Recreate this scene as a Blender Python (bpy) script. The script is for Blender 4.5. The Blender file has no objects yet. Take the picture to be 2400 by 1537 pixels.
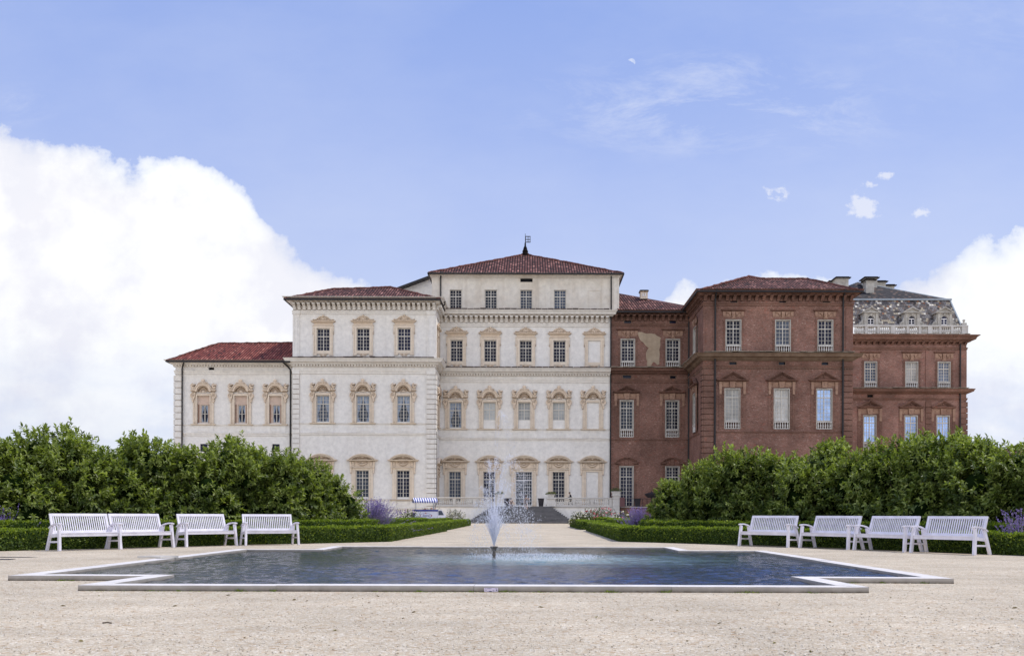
import bpy, bmesh, math, random
import numpy as np
from mathutils import Vector, Matrix
random.seed(7); RNG = np.random.default_rng(11)
scene = bpy.context.scene
COL = scene.collection
PI = math.pi
# ------------------------------------------------------------------ camera model
F = 2100.0; PX, PY, H = 1240.0, 1207.0, 0.92
ROLL = math.radians(0.17); CR, SR = math.cos(ROLL), math.sin(ROLL)
def pt(px, py, Y):
    dx, dz = px - PX, PY - py
    return Vector(((dx*CR - dz*SR)*Y/F, Y, H + (dx*SR + dz*CR)*Y/F))
def gp(px, py, z=0.0):
    dx, dz = px - PX, PY - py
    Y = (z - H)*F/(dx*SR + dz*CR)
    return Vector(((dx*CR - dz*SR)*Y/F, Y, z))
class Blk:
    """a facade plane: converts measurements on the front elevation into metres"""
    def __init__(s, Y, pxc, pyc=900):
        s.Y = Y; s.k = Y/F; s.pxc = pxc; s.pyc = pyc
    def X(s, px): return ((px-PX)*CR - (PY-s.pyc)*SR)*s.k
    def Z(s, py): return H + ((s.pxc-PX)*SR + (PY-py)*CR)*s.k
# ------------------------------------------------------------------ mesh builder
class MB:
    def __init__(s): s.v = []; s.f = []; s.m = []; s.mi = 0; s.smooth = []; s.sm = False
    def add(s, vs, fs):
        o = len(s.v); s.v.extend([tuple(v) for v in vs])
        for f in fs:
            s.f.append(tuple(i+o for i in f)); s.m.append(s.mi); s.smooth.append(s.sm)
        return s
    def box(s, x0, x1, y0, y1, z0, z1):
        if x0 > x1: x0, x1 = x1, x0
        if y0 > y1: y0, y1 = y1, y0
        if z0 > z1: z0, z1 = z1, z0
        return s.add([(x0,y0,z0),(x1,y0,z0),(x1,y1,z0),(x0,y1,z0),(x0,y0,z1),(x1,y0,z1),(x1,y1,z1),(x0,y1,z1)],
              [(0,3,2,1),(4,5,6,7),(0,1,5,4),(1,2,6,5),(2,3,7,6),(3,0,4,7)])
    def prism(s, poly, y0, y1):
        """polygon in x,z (any winding) from y0 (front, smaller) to y1"""
        a = sum(poly[i][0]*poly[(i+1)%len(poly)][1]-poly[(i+1)%len(poly)][0]*poly[i][1] for i in range(len(poly)))
        if a < 0: poly = poly[::-1]
        n = len(poly)
        vs = [(x,y0,z) for x,z in poly] + [(x,y1,z) for x,z in poly]
        fs = [tuple(range(n)), tuple(range(2*n-1, n-1, -1))]
        for i in range(n):
            j = (i+1) % n; fs.append((i, i+n, j+n, j))
        return s.add(vs, fs)
    def prism_z(s, poly, z0, z1):
        n = len(poly)
        a = sum(poly[i][0]*poly[(i+1)%n][1]-poly[(i+1)%n][0]*poly[i][1] for i in range(n))
        if a < 0: poly = poly[::-1]
        vs = [(x,y,z0) for x,y in poly] + [(x,y,z1) for x,y in poly]
        fs = [tuple(range(n-1,-1,-1)), tuple(range(n, 2*n))]
        for i in range(n):
            j = (i+1) % n; fs.append((i, j, j+n, i+n))
        return s.add(vs, fs)
    def ring(s, cx, cz, r0, r1, y0, y1, a0=0.0, a1=PI, n=14):
        """arch band in the xz plane"""
        vs = []; fs = []
        for i in range(n+1):
            a = a0 + (a1-a0)*i/n; c, d = math.cos(a), math.sin(a)
            for r in (r0, r1):
                for y in (y0, y1): vs.append((cx+r*c, y, cz+r*d))
        for i in range(n):
            b = i*4; e = b+4
            fs += [(b, b+2, e+2, e), (b+1, e+1, e+3, b+3), (b+2, b+3, e+3, e+2), (b, e, e+1, b+1)]
        fs += [(0,1,3,2), (n*4, n*4+2, n*4+3, n*4+1)]
        return s.add(vs, fs)
    def lathe(s, prof, c=(0,0,0), n=10, rot=0.0):
        vs = []; fs = []; m = len(prof)
        for i in range(n):
            a = 2*PI*i/n + rot
            for r, z in prof: vs.append((c[0]+r*math.cos(a), c[1]+r*math.sin(a), c[2]+z))
        for i in range(n):
            j = (i+1) % n
            for q in range(m-1): fs.append((i*m+q, j*m+q, j*m+q+1, i*m+q+1))
        vs += [(c[0],c[1],c[2]+prof[0][1]), (c[0],c[1],c[2]+prof[-1][1])]
        b = n*m
        for i in range(n):
            j = (i+1) % n
            fs.append((b, j*m, i*m)); fs.append((b+1, i*m+m-1, j*m+m-1))
        return s.add(vs, fs)
    def ball(s, c, r, n=6, m=4, sq=(1,1,1)):
        vs = [(c[0],c[1],c[2]-r*sq[2])]; fs = []
        for q in range(1, m):
            t = PI*q/m
            for i in range(n):
                a = 2*PI*i/n
                vs.append((c[0]+r*sq[0]*math.sin(t)*math.cos(a), c[1]+r*sq[1]*math.sin(t)*math.sin(a), c[2]-r*sq[2]*math.cos(t)))
        vs.append((c[0],c[1],c[2]+r*sq[2])); L = len(vs)-1
        for i in range(n):
            j = (i+1) % n
            fs.append((0, 1+j, 1+i))
            for q in range(m-2):
                a = 1+q*n; b = a+n
                fs.append((a+i, a+j, b+j, b+i))
            a = 1+(m-2)*n
            fs.append((L, a+i, a+j))
        return s.add(vs, fs)
    def tube(s, pts, r, n=6, cap=True):
        pts = [Vector(p) for p in pts]; rs = r if isinstance(r, (list, tuple)) else [r]*len(pts)
        vs = []; fs = []; prev = None
        for i, p in enumerate(pts):
            d = (pts[min(i+1, len(pts)-1)] - pts[max(i-1, 0)]).normalized()
            if prev is None:
                up = Vector((0,0,1)) if abs(d.z) < .9 else Vector((1,0,0))
                a = d.cross(up).normalized()
            else: a = (prev - d*prev.dot(d)).normalized()
            prev = a; b = d.cross(a)
            for q in range(n):
                t = 2*PI*q/n; vs.append(p + a*(rs[i]*math.cos(t)) + b*(rs[i]*math.sin(t)))
        for i in range(len(pts)-1):
            for q in range(n):
                j = (q+1) % n
                fs.append((i*n+q, i*n+j, (i+1)*n+j, (i+1)*n+q))
        if cap: fs += [tuple(range(n-1,-1,-1)), tuple(range((len(pts)-1)*n, len(pts)*n))]
        return s.add(vs, fs)
    def bar(s, p, q, w, h, up=(0,0,1)):
        """rectangular bar from p to q, w across, h along 'up'"""
        p, q = Vector(p), Vector(q); d = (q-p).normalized(); u = Vector(up)
        a = d.cross(u).normalized(); b = a.cross(d).normalized()
        vs = []
        for c in (p, q):
            for i, j in ((-1,-1),(1,-1),(1,1),(-1,1)): vs.append(c + a*(w/2*i) + b*(h/2*j))
        return s.add(vs, [(0,1,2,3),(7,6,5,4),(0,4,5,1),(1,5,6,2),(2,6,7,3),(3,7,4,0)])
    def sweep(s, path, prof, cap=True):
        """moulding profile [(out, z)] swept along an xy path; outward is to the right of the path"""
        P = [Vector(p) for p in path]; n = len(P); m = len(prof); vs = []; fs = []
        nr = []
        for i in range(n-1):
            d = (P[i+1]-P[i]).normalized(); nr.append(Vector((d.y, -d.x)))
        for i in range(n):
            if i == 0: o = nr[0]
            elif i == n-1: o = nr[-1]
            else:
                o = nr[i-1] + nr[i]; o = o/max(o.dot(nr[i]), .2)
            for q, z in prof: vs.append((P[i].x+o.x*q, P[i].y+o.y*q, z))
        for i in range(n-1):
            for q in range(m-1): fs.append((i*m+q, (i+1)*m+q, (i+1)*m+q+1, i*m+q+1))
        if cap: fs += [tuple(range(m)), tuple(range(n*m-1, (n-1)*m-1, -1))]
        return s.add(vs, fs)
    def mesh(s, name, mats):
        me = bpy.data.meshes.new(name); me.from_pydata(s.v, [], s.f)
        for m in (mats if isinstance(mats, (list, tuple)) else [mats]): me.materials.append(m)
        if any(s.m): me.polygons.foreach_set('material_index', s.m)
        if any(s.smooth): me.polygons.foreach_set('use_smooth', s.smooth)
        me.update(); return me
    def build(s, name, mats, parent=None, loc=None):
        return link(name, s.mesh(name, mats), parent, loc)
def link(name, me, parent=None, loc=None, rz=None):
    o = bpy.data.objects.new(name, me); COL.objects.link(o)
    if parent is not None: o.parent = parent
    if loc is not None: o.location = loc
    if rz is not None: o.rotation_euler = (0,0,rz)
    return o
def tag(o, label, cat, group=None):
    o['label'] = label; o['category'] = cat
    if group: o['group'] = group
    return o
def thing(name, label, cat, loc=(0,0,0), rz=0.0, group=None):
    o = bpy.data.objects.new(name, None); COL.objects.link(o)
    o.location = loc; o.rotation_euler = (0,0,rz); o.empty_display_size = .3
    return tag(o, label, cat, group)
def structure(o): o['kind'] = 'structure'; return o
def kids(o): return [c for c in bpy.data.objects if c.parent == o]
def copy_tree(o, parent=None):
    c = o.copy(); COL.objects.link(c); c.parent = parent
    for ch in list(o.children): copy_tree(ch, c)
    return c
# ------------------------------------------------------------------ materials
def newmat(name):
    m = bpy.data.materials.new(name); m.use_nodes = True
    nt = m.node_tree; b = nt.nodes['Principled BSDF']
    return m, nt, b
def N(nt, t, **kw):
    n = nt.nodes.new(t)
    for k, v in kw.items():
        if k in n.inputs.keys(): n.inputs[k].default_value = v
        else: setattr(n, k, v)
    return n
def ramp(nt, fac, stops, interp='LINEAR'):
    r = nt.nodes.new('ShaderNodeValToRGB'); cr = r.color_ramp; cr.interpolation = interp
    while len(cr.elements) < len(stops): cr.elements.new(0.5)
    for e, (p, c) in zip(cr.elements, stops):
        e.position = p; e.color = (c[0], c[1], c[2], 1) if hasattr(c, '__len__') else (c, c, c, 1)
    nt.links.new(fac, r.inputs[0]); return r.outputs[0]
def mixc(nt, a, b, fac, mode='MIX'):
    n = nt.nodes.new('ShaderNodeMix'); n.data_type = 'RGBA'; n.blend_type = mode
    for sock, v in ((n.inputs[0], fac), (n.inputs[6], a), (n.inputs[7], b)):
        if hasattr(v, 'is_linked'): nt.links.new(v, sock)
        elif hasattr(v, '__len__'): sock.default_value = (v[0], v[1], v[2], 1)
        else: sock.default_value = v
    return n.outputs[2]
def mth(nt, op, a, b=None, c=None, clamp=False):
    n = nt.nodes.new('ShaderNodeMath'); n.operation = op; n.use_clamp = clamp
    for i, v in enumerate((a, b, c)):
        if v is None: continue
        if hasattr(v, 'is_linked'): nt.links.new(v, n.inputs[i])
        else: n.inputs[i].default_value = v
    return n.outputs[0]
def coords(nt, scale=(1,1,1), kind='Object'):
    tc = nt.nodes.new('ShaderNodeTexCoord'); mp = nt.nodes.new('ShaderNodeMapping')
    mp.inputs['Scale'].default_value = scale
    nt.links.new(tc.outputs[kind], mp.inputs['Vector']); return mp.outputs[0]
def wcoords(nt, scale=(1,1,1)):
    g = nt.nodes.new('ShaderNodeNewGeometry'); mp = nt.nodes.new('ShaderNodeMapping')
    mp.inputs['Scale'].default_value = scale
    nt.links.new(g.outputs['Position'], mp.inputs['Vector']); return mp.outputs[0]
def noise(nt, vec, scale, detail=4, rough=.55, out='Fac'):
    n = N(nt, 'ShaderNodeTexNoise', Scale=scale, Detail=detail, Roughness=rough)
    nt.links.new(vec, n.inputs['Vector']); return n.outputs[out]
def bump(nt, b, h, strength=.3, dist=.02):
    n = N(nt, 'ShaderNodeBump', Strength=strength, Distance=dist)
    nt.links.new(h, n.inputs['Height']); nt.links.new(n.outputs[0], b.inputs['Normal'])
def simple(name, c, rough=.6, var=.12, scale=6.0, spec=.3, metal=0.0, tint=0):
    m, nt, b = newmat(name)
    v = wcoords(nt); f = noise(nt, v, scale, 4)
    lo = tuple(x*(1-var) for x in c); hi = tuple(min(x*(1+var), 1) for x in c)
    nt.links.new(ramp(nt, f, [(.3, lo), (.7, hi)]), b.inputs['Base Color'])
    b.inputs['Roughness'].default_value = rough; b.inputs['Specular IOR Level'].default_value = spec
    b.inputs['Metallic'].default_value = metal
    if tint:
        oi = nt.nodes.new('ShaderNodeObjectInfo'); src = b.inputs['Base Color'].links[0].from_socket
        nt.links.new(mixc(nt, src, ramp(nt, oi.outputs['Random'], [(0,1-tint),(1.0,1+tint)]), 1.0, 'MULTIPLY'), b.inputs['Base Color'])
    return m
def crevice_shade(nt, col, dist, lo):  # darkens recesses by ambient occlusion: soft shade put into the colour
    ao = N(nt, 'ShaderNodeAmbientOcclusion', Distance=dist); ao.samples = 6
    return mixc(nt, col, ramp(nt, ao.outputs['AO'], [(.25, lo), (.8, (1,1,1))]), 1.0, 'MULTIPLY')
def plaster(name, c, stain, amt=.5, sc=.16, darken=0, lo=(.46,.37,.28)):
    m, nt, b = newmat(name); v = wcoords(nt)
    big = noise(nt, v, sc, 6, .6); fine = noise(nt, v, 2.2, 5, .65)
    streak = noise(nt, wcoords(nt, (1.2, 1.2, .09)), 1.0, 5, .6)
    col = mixc(nt, c, stain, mth(nt, 'MULTIPLY', ramp(nt, big, [(.42, 0.0), (.72, 1.0)]), amt))
    col = mixc(nt, col, tuple(x*.80 for x in stain), mth(nt, 'MULTIPLY', ramp(nt, streak, [(.5, 0.0), (.75, 1.0)]), amt*.6))
    if darken: col = crevice_shade(nt, col, darken, lo)
    col = mixc(nt, col, ramp(nt, fine, [(.3, .86), (.7, 1.06)]), 1.0, 'MULTIPLY')
    nt.links.new(col, b.inputs['Base Color'])
    b.inputs['Roughness'].default_value = .9; b.inputs['Specular IOR Level'].default_value = .15
    bump(nt, b, fine, .25, .03); return m
def brick(name, c, light, dark, patch=.5, darken=0):
    m, nt, b = newmat(name)
    v = wcoords(nt, (1, 1, 2.6))
    f = noise(nt, v, 2.9, 3, .8)
    f2 = noise(nt, wcoords(nt, (1.4, 1.4, 4)), 9.0, 2, .6)
    big = noise(nt, wcoords(nt), .22, 5, .6); mid = noise(nt, wcoords(nt), .9, 4, .6)
    col = ramp(nt, f, [(.28, dark), (.45, c), (.60, c), (.78, light)])
    spk = ramp(nt, f2, [(.60, 0.0), (.72, 1.0)])
    col = mixc(nt, col, tuple(x for x in light), mth(nt, 'MULTIPLY', spk, .8))
    red = ramp(nt, noise(nt, wcoords(nt, (1,1,1.8)), 2.6, 4, .7), [(.58, 0.0), (.68, 1.0)])
    col = mixc(nt, col, (c[0]*1.5, c[1]*.85, c[2]*.7), mth(nt, 'MULTIPLY', red, .55))
    col = mixc(nt, col, ramp(nt, big, [(.3, .66), (.7, 1.28)]), 1.0, 'MULTIPLY')
    col = mixc(nt, col, ramp(nt, mid, [(.3, .88), (.7, 1.1)]), 1.0, 'MULTIPLY')
    # courses
    br = N(nt, 'ShaderNodeTexBrick', Scale=1.0); br.inputs['Brick Width'].default_value = .26; br.inputs['Row Height'].default_value = .08
    br.inputs['Mortar Size'].default_value = .012
    br.inputs['Color1'].default_value = (1,1,1,1); br.inputs['Color2'].default_value = (.72,.72,.72,1); br.inputs['Mortar'].default_value = (1.25,1.2,1.15,1)
    g = nt.nodes.new('ShaderNodeNewGeometry'); sp = nt.nodes.new('ShaderNodeSeparateXYZ'); cb = nt.nodes.new('ShaderNodeCombineXYZ')
    nt.links.new(g.outputs['Position'], sp.inputs[0])
    nt.links.new(mth(nt, 'ADD', sp.outputs[0], sp.outputs[1]), cb.inputs[0]); nt.links.new(sp.outputs[2], cb.inputs[1])
    nt.links.new(cb.outputs[0], br.inputs['Vector'])
    col = mixc(nt, col, br.outputs['Color'], .8, 'MULTIPLY')
    if darken: col = crevice_shade(nt, col, darken, (.45,.40,.38))
    nt.links.new(col, b.inputs['Base Color'])
    b.inputs['Roughness'].default_value = .92; b.inputs['Specular IOR Level'].default_value = .1
    bump(nt, b, f, .5, .04); return m
def tiles(name, c, dark, light):
    m, nt, b = newmat(name)
    tc = nt.nodes.new('ShaderNodeTexCoord'); sp = nt.nodes.new('ShaderNodeSeparateXYZ')
    nt.links.new(tc.outputs['UV'], sp.inputs[0])
    u = mth(nt, 'MULTIPLY', sp.outputs[0], 1/.33); v = mth(nt, 'MULTIPLY', sp.outputs[1], 1/.44)
    fu = mth(nt, 'FRACT', u); fv = mth(nt, 'FRACT', v)
    hump = mth(nt, 'SINE', mth(nt, 'MULTIPLY', fu, PI))
    cb = nt.nodes.new('ShaderNodeCombineXYZ')
    nt.links.new(mth(nt, 'FLOOR', u), cb.inputs[0]); nt.links.new(mth(nt, 'FLOOR', v), cb.inputs[1])
    wn = nt.nodes.new('ShaderNodeTexWhiteNoise'); wn.noise_dimensions = '2D'; nt.links.new(cb.outputs[0], wn.inputs['Vector'])
    big = noise(nt, wcoords(nt), .5, 5, .65)
    sel = mth(nt, 'ADD', mth(nt, 'MULTIPLY', wn.outputs['Value'], .6), mth(nt, 'MULTIPLY', big, .5))
    col = ramp(nt, sel, [(.2, dark), (.45, c), (.7, c), (.95, light)])
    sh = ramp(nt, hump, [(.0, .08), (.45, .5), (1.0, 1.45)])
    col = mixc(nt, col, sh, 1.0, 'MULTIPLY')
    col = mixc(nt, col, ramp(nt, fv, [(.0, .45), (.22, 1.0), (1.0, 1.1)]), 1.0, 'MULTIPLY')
    nt.links.new(col, b.inputs['Base Color']); b.inputs['Roughness'].default_value = .85
    b.inputs['Specular IOR Level'].default_value = .15
    bump(nt, b, hump, .9, .10); return m
def scales(name, base, cols, k=.20):
    """glazed scale tiles in mixed colours"""
    m, nt, b = newmat(name)
    tc = nt.nodes.new('ShaderNodeTexCoord'); sp = nt.nodes.new('ShaderNodeSeparateXYZ')
    nt.links.new(tc.outputs['UV'], sp.inputs[0])
    v = mth(nt, 'MULTIPLY', sp.outputs[1], 1/k); row = mth(nt, 'FLOOR', v)
    u = mth(nt, 'ADD', mth(nt, 'MULTIPLY', sp.outputs[0], 1/k), mth(nt, 'MULTIPLY', row, .5))
    cb = nt.nodes.new('ShaderNodeCombineXYZ')
    nt.links.new(mth(nt, 'FLOOR', u), cb.inputs[0]); nt.links.new(row, cb.inputs[1])
    wn = nt.nodes.new('ShaderNodeTexWhiteNoise'); wn.noise_dimensions = '2D'; nt.links.new(cb.outputs[0], wn.inputs['Vector'])
    col = ramp(nt, wn.outputs['Value'], cols, 'CONSTANT')
    fv = mth(nt, 'FRACT', v); fu = mth(nt, 'FRACT', u)
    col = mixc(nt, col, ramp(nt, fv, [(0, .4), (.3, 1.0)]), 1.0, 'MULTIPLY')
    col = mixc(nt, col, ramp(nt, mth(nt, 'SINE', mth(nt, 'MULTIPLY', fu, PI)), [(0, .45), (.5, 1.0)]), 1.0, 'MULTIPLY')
    nt.links.new(col, b.inputs['Base Color']); b.inputs['Roughness'].default_value = .75; b.inputs['Specular IOR Level'].default_value = .15
    return m
def glass(name, c, rough=.06, mirror=0.0, spec=.22):
    m, nt, b = newmat(name)
    f = noise(nt, wcoords(nt), .7, 3)
    nt.links.new(ramp(nt, f, [(.3, tuple(x*.7 for x in c)), (.7, tuple(x*1.3 for x in c))]), b.inputs['Base Color'])
    oi = nt.nodes.new('ShaderNodeObjectInfo'); src = b.inputs['Base Color'].links[0].from_socket
    nt.links.new(mixc(nt, src, ramp(nt, oi.outputs['Random'], [(0,.55),(.6,1.0),(1.0,1.7)]), 1.0, 'MULTIPLY'), b.inputs['Base Color'])  # some panes randomly lighter, varied sky reflection put into the colour
    b.inputs['Roughness'].default_value = rough; b.inputs['Specular IOR Level'].default_value = spec
    b.inputs['IOR'].default_value = 1.5; b.inputs['Metallic'].default_value = mirror
    return m
def leafmat(name, dark, mid, light, rough=.45, trans=.35, sat=None):
    m, nt, b = newmat(name)
    g = nt.nodes.new('ShaderNodeNewGeometry')
    f = noise(nt, wcoords(nt), 1.6, 4, .6)
    fac = mth(nt, 'ADD', mth(nt, 'MULTIPLY', g.outputs['Random Per Island'], .6), mth(nt, 'MULTIPLY', f, .4))
    col = ramp(nt, fac, [(.12, dark), (.5, mid), (.92, light)])
    nt.links.new(col, b.inputs['Base Color']); b.inputs['Roughness'].default_value = rough
    b.inputs['Specular IOR Level'].default_value = .35
    t = nt.nodes.new('ShaderNodeBsdfTranslucent')
    nt.links.new(mixc(nt, col, (1.25, 1.35, .45), 1.0, 'MULTIPLY'), t.inputs['Color'])
    mx = nt.nodes.new('ShaderNodeMixShader'); mx.inputs[0].default_value = trans
    nt.links.new(b.outputs[0], mx.inputs[1]); nt.links.new(t.outputs[0], mx.inputs[2])
    nt.links.new(mx.outputs[0], nt.nodes['Material Output'].inputs['Surface'])
    return m
MT = {}
MT['plaster'] = plaster('white_plaster', (.825,.79,.73), (.75,.695,.615), .42)
MT['plaster_old'] = plaster('stained_plaster', (.755,.70,.605), (.58,.48,.36), .75, .22)
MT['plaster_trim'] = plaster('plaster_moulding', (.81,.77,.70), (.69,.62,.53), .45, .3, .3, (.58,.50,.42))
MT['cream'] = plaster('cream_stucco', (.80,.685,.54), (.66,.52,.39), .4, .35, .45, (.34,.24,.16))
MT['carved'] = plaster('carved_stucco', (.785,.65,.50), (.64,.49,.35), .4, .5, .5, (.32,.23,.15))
MT['pinkbrick'] = plaster('pink_infill', (.62,.47,.375), (.60,.50,.40), .8, .9)
MT['brick'] = brick('old_brick', (.228,.126,.097), (.56,.43,.36), (.085,.046,.038))
MT['brick_far'] = brick('far_brick', (.275,.155,.122), (.56,.43,.36), (.13,.072,.058))
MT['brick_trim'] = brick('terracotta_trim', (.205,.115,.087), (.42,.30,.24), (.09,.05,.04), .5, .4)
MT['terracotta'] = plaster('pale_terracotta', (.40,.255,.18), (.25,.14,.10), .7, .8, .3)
MT['lichen'] = plaster('weathered_ledge', (.235,.165,.115), (.14,.085,.055), .8, 1.2)
MT['render_patch'] = plaster('old_render', (.46,.36,.255), (.36,.27,.18), .7, .8)
MT['stone'] = plaster('pale_stone', (.66,.63,.58), (.42,.38,.33), .6, 1.1)
MT['stone_old'] = plaster('grey_stone', (.52,.49,.43), (.29,.26,.22), .7, 1.3)
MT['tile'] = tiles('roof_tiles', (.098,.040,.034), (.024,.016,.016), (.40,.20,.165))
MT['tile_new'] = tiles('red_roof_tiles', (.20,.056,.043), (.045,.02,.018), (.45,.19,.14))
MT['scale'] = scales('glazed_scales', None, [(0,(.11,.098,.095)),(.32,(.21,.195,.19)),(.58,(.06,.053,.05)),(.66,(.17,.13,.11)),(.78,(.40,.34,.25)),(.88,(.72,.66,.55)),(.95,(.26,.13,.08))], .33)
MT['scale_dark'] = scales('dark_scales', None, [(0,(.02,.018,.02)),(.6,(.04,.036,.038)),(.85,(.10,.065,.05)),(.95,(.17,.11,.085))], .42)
MT['lead'] = simple('lead_flashing', (.33,.37,.40), .5, .15, 3)
MT['dark_metal'] = simple('dark_gutter', (.022,.020,.021), .5, .2, 4)
MT['frame'] = simple('white_sash', (.60,.56,.485), .6, .06, 3)
MT['frame_w'] = simple('painted_sash', (.78,.76,.74), .5, .04, 3)
MT['glass'] = glass('dark_pane', (.010,.012,.032))
MT['glass_grey'] = glass('grey_pane', (.045,.056,.078))
MT['glass_blind'] = glass('blind_behind_pane', (.36,.37,.36), .12)
MT['glass_pale'] = glass('pale_blind_pane', (.42,.41,.385), .10)
MT['glass_curt'] = glass('net_curtain_pane', (.16,.19,.25), .10)
MT['glass_sky'] = glass('mirror_pane', (.34,.45,.66), .03, .85)
MT['curtain'] = simple('net_curtain', (.27,.32,.40), .9, .25, 7)
MT['void'] = simple('dark_opening', (.008,.008,.010), .9, .1)
MT['white_paint'] = simple('white_bench_paint', (.72,.69,.735), .45, .11, 5, .4, 0, .05)
# ------------------------------------------------------------------ architecture helpers
def wall_mb(mb, x0, x1, z0, z1, y, holes, depth=.3):
    xs = sorted({x0, x1, *[h[0] for h in holes], *[h[1] for h in holes]})
    zs = sorted({z0, z1, *[h[2] for h in holes], *[h[3] for h in holes]})
    xs = [x for x in xs if x0 <= x <= x1]; zs = [z for z in zs if z0 <= z <= z1]
    idx = {}; vs = []; fs = []
    for i, x in enumerate(xs):
        for j, z in enumerate(zs): idx[i, j] = len(vs); vs.append((x, y, z))
    for i in range(len(xs)-1):
        for j in range(len(zs)-1):
            cx, cz = (xs[i]+xs[i+1])/2, (zs[j]+zs[j+1])/2
            if any(h[0] < cx < h[1] and h[2] < cz < h[3] for h in holes): continue
            fs.append((idx[i,j], idx[i+1,j], idx[i+1,j+1], idx[i,j+1]))
    mb.add(vs, fs)
    for a, b, c, d in holes:
        c = max(c, z0); q = y+depth
        mb.add([(a,y,c),(b,y,c),(b,y,d),(a,y,d),(a,q,c),(b,q,c),(b,q,d),(a,q,d)],
               [(0,4,5,1),(1,5,6,2),(2,6,7,3),(3,7,4,0)])
def quad(mb, a, b, c, d): mb.add([a,b,c,d], [(0,1,2,3)])
def roof_obj(name, faces, m, parent):
    """sloping faces given as lists of points; uv in metres along the eave and up the slope"""
    vs = []; fs = []; uvs = []
    for f in faces:
        P = [Vector(p) for p in f]; n = Vector((0,0,0))
        for i in range(len(P)): n += P[i].cross(P[(i+1) % len(P)])
        n.normalize()
        if n.z < 0: P = P[::-1]; n = -n
        u = Vector((0,0,1)).cross(n)
        u = u.normalized() if u.length > 1e-4 else Vector((1,0,0))
        v = n.cross(u); o = len(vs)
        for p in P: vs.append(tuple(p)); uvs.append((p.dot(u), p.dot(v)))
        fs.append(tuple(range(o, o+len(P))))
    me = bpy.data.meshes.new(name); me.from_pydata(vs, [], fs); me.materials.append(m)
    uv = me.uv_layers.new(name='UVMap')
    for l in me.loops: uv.data[l.index].uv = uvs[l.vertex_index]
    return link(name, me, parent)
def sash_mb(w, h, cols, rt, rb, tfrac, k, fr=1.5, mu=.68, split=True):
    """sash bars: border, transom, mullion and glazing bars; origin bottom centre, in metres"""
    mb = MB(); W, HH = w*k/2, h*k; y0, y1 = .13, .20; f = fr*k
    mb.box(-W, -W+f, y0, y1, 0, HH); mb.box(W-f, W, y0, y1, 0, HH)
    mb.box(-W+f, W-f, y0, y1, 0, f); mb.box(-W+f, W-f, y0, y1, HH-f, HH)
    zt = HH*tfrac
    if rt: mb.box(-W+f, W-f, y0-.02, y1, zt-1.1*k, zt+1.1*k)
    else: zt = HH-f
    if split: mb.box(-.9*k, .9*k, y0-.015, y1, f, HH-f)
    t = mu*k/2
    for i in range(1, cols):
        if split and i*2 == cols: continue
        x = -W + f + (2*W-2*f)*i/cols; mb.box(x-t, x+t, y0+.015, y1, f, HH-f)
    for a, b, n in ((f, zt, rb), (zt, HH-f, rt)):
        for i in range(1, n):
            z = a + (b-a)*i/n; mb.box(-W+f, W-f, y0+.02, y1-.01, z-t, z+t)
    return mb
def mir(pts): return pts + [(-x, z) for x, z in reversed(pts) if abs(x) > 1e-6]
def K(poly, k): return [(x*k, z*k) for x, z in poly]
def bx(mb, k, x0, x1, z0, z1, d, back=.02): mb.box(x0*k, x1*k, -d, back, z0*k, z1*k)
def scroll_disc(mb, cx, cz, r, d, k):
    pts = [((cx + (r*(1-t*.55))*math.cos(a))*k, -d, (cz + (r*(1-t*.55))*math.sin(a))*k) for t, a in [(i/12, 2*PI*i/8+.6) for i in range(13)]]
    mb.tube(pts, r*k*.2, 5); mb.ball((cx*k, -d, cz*k), r*k*.28, 6, 4)
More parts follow.
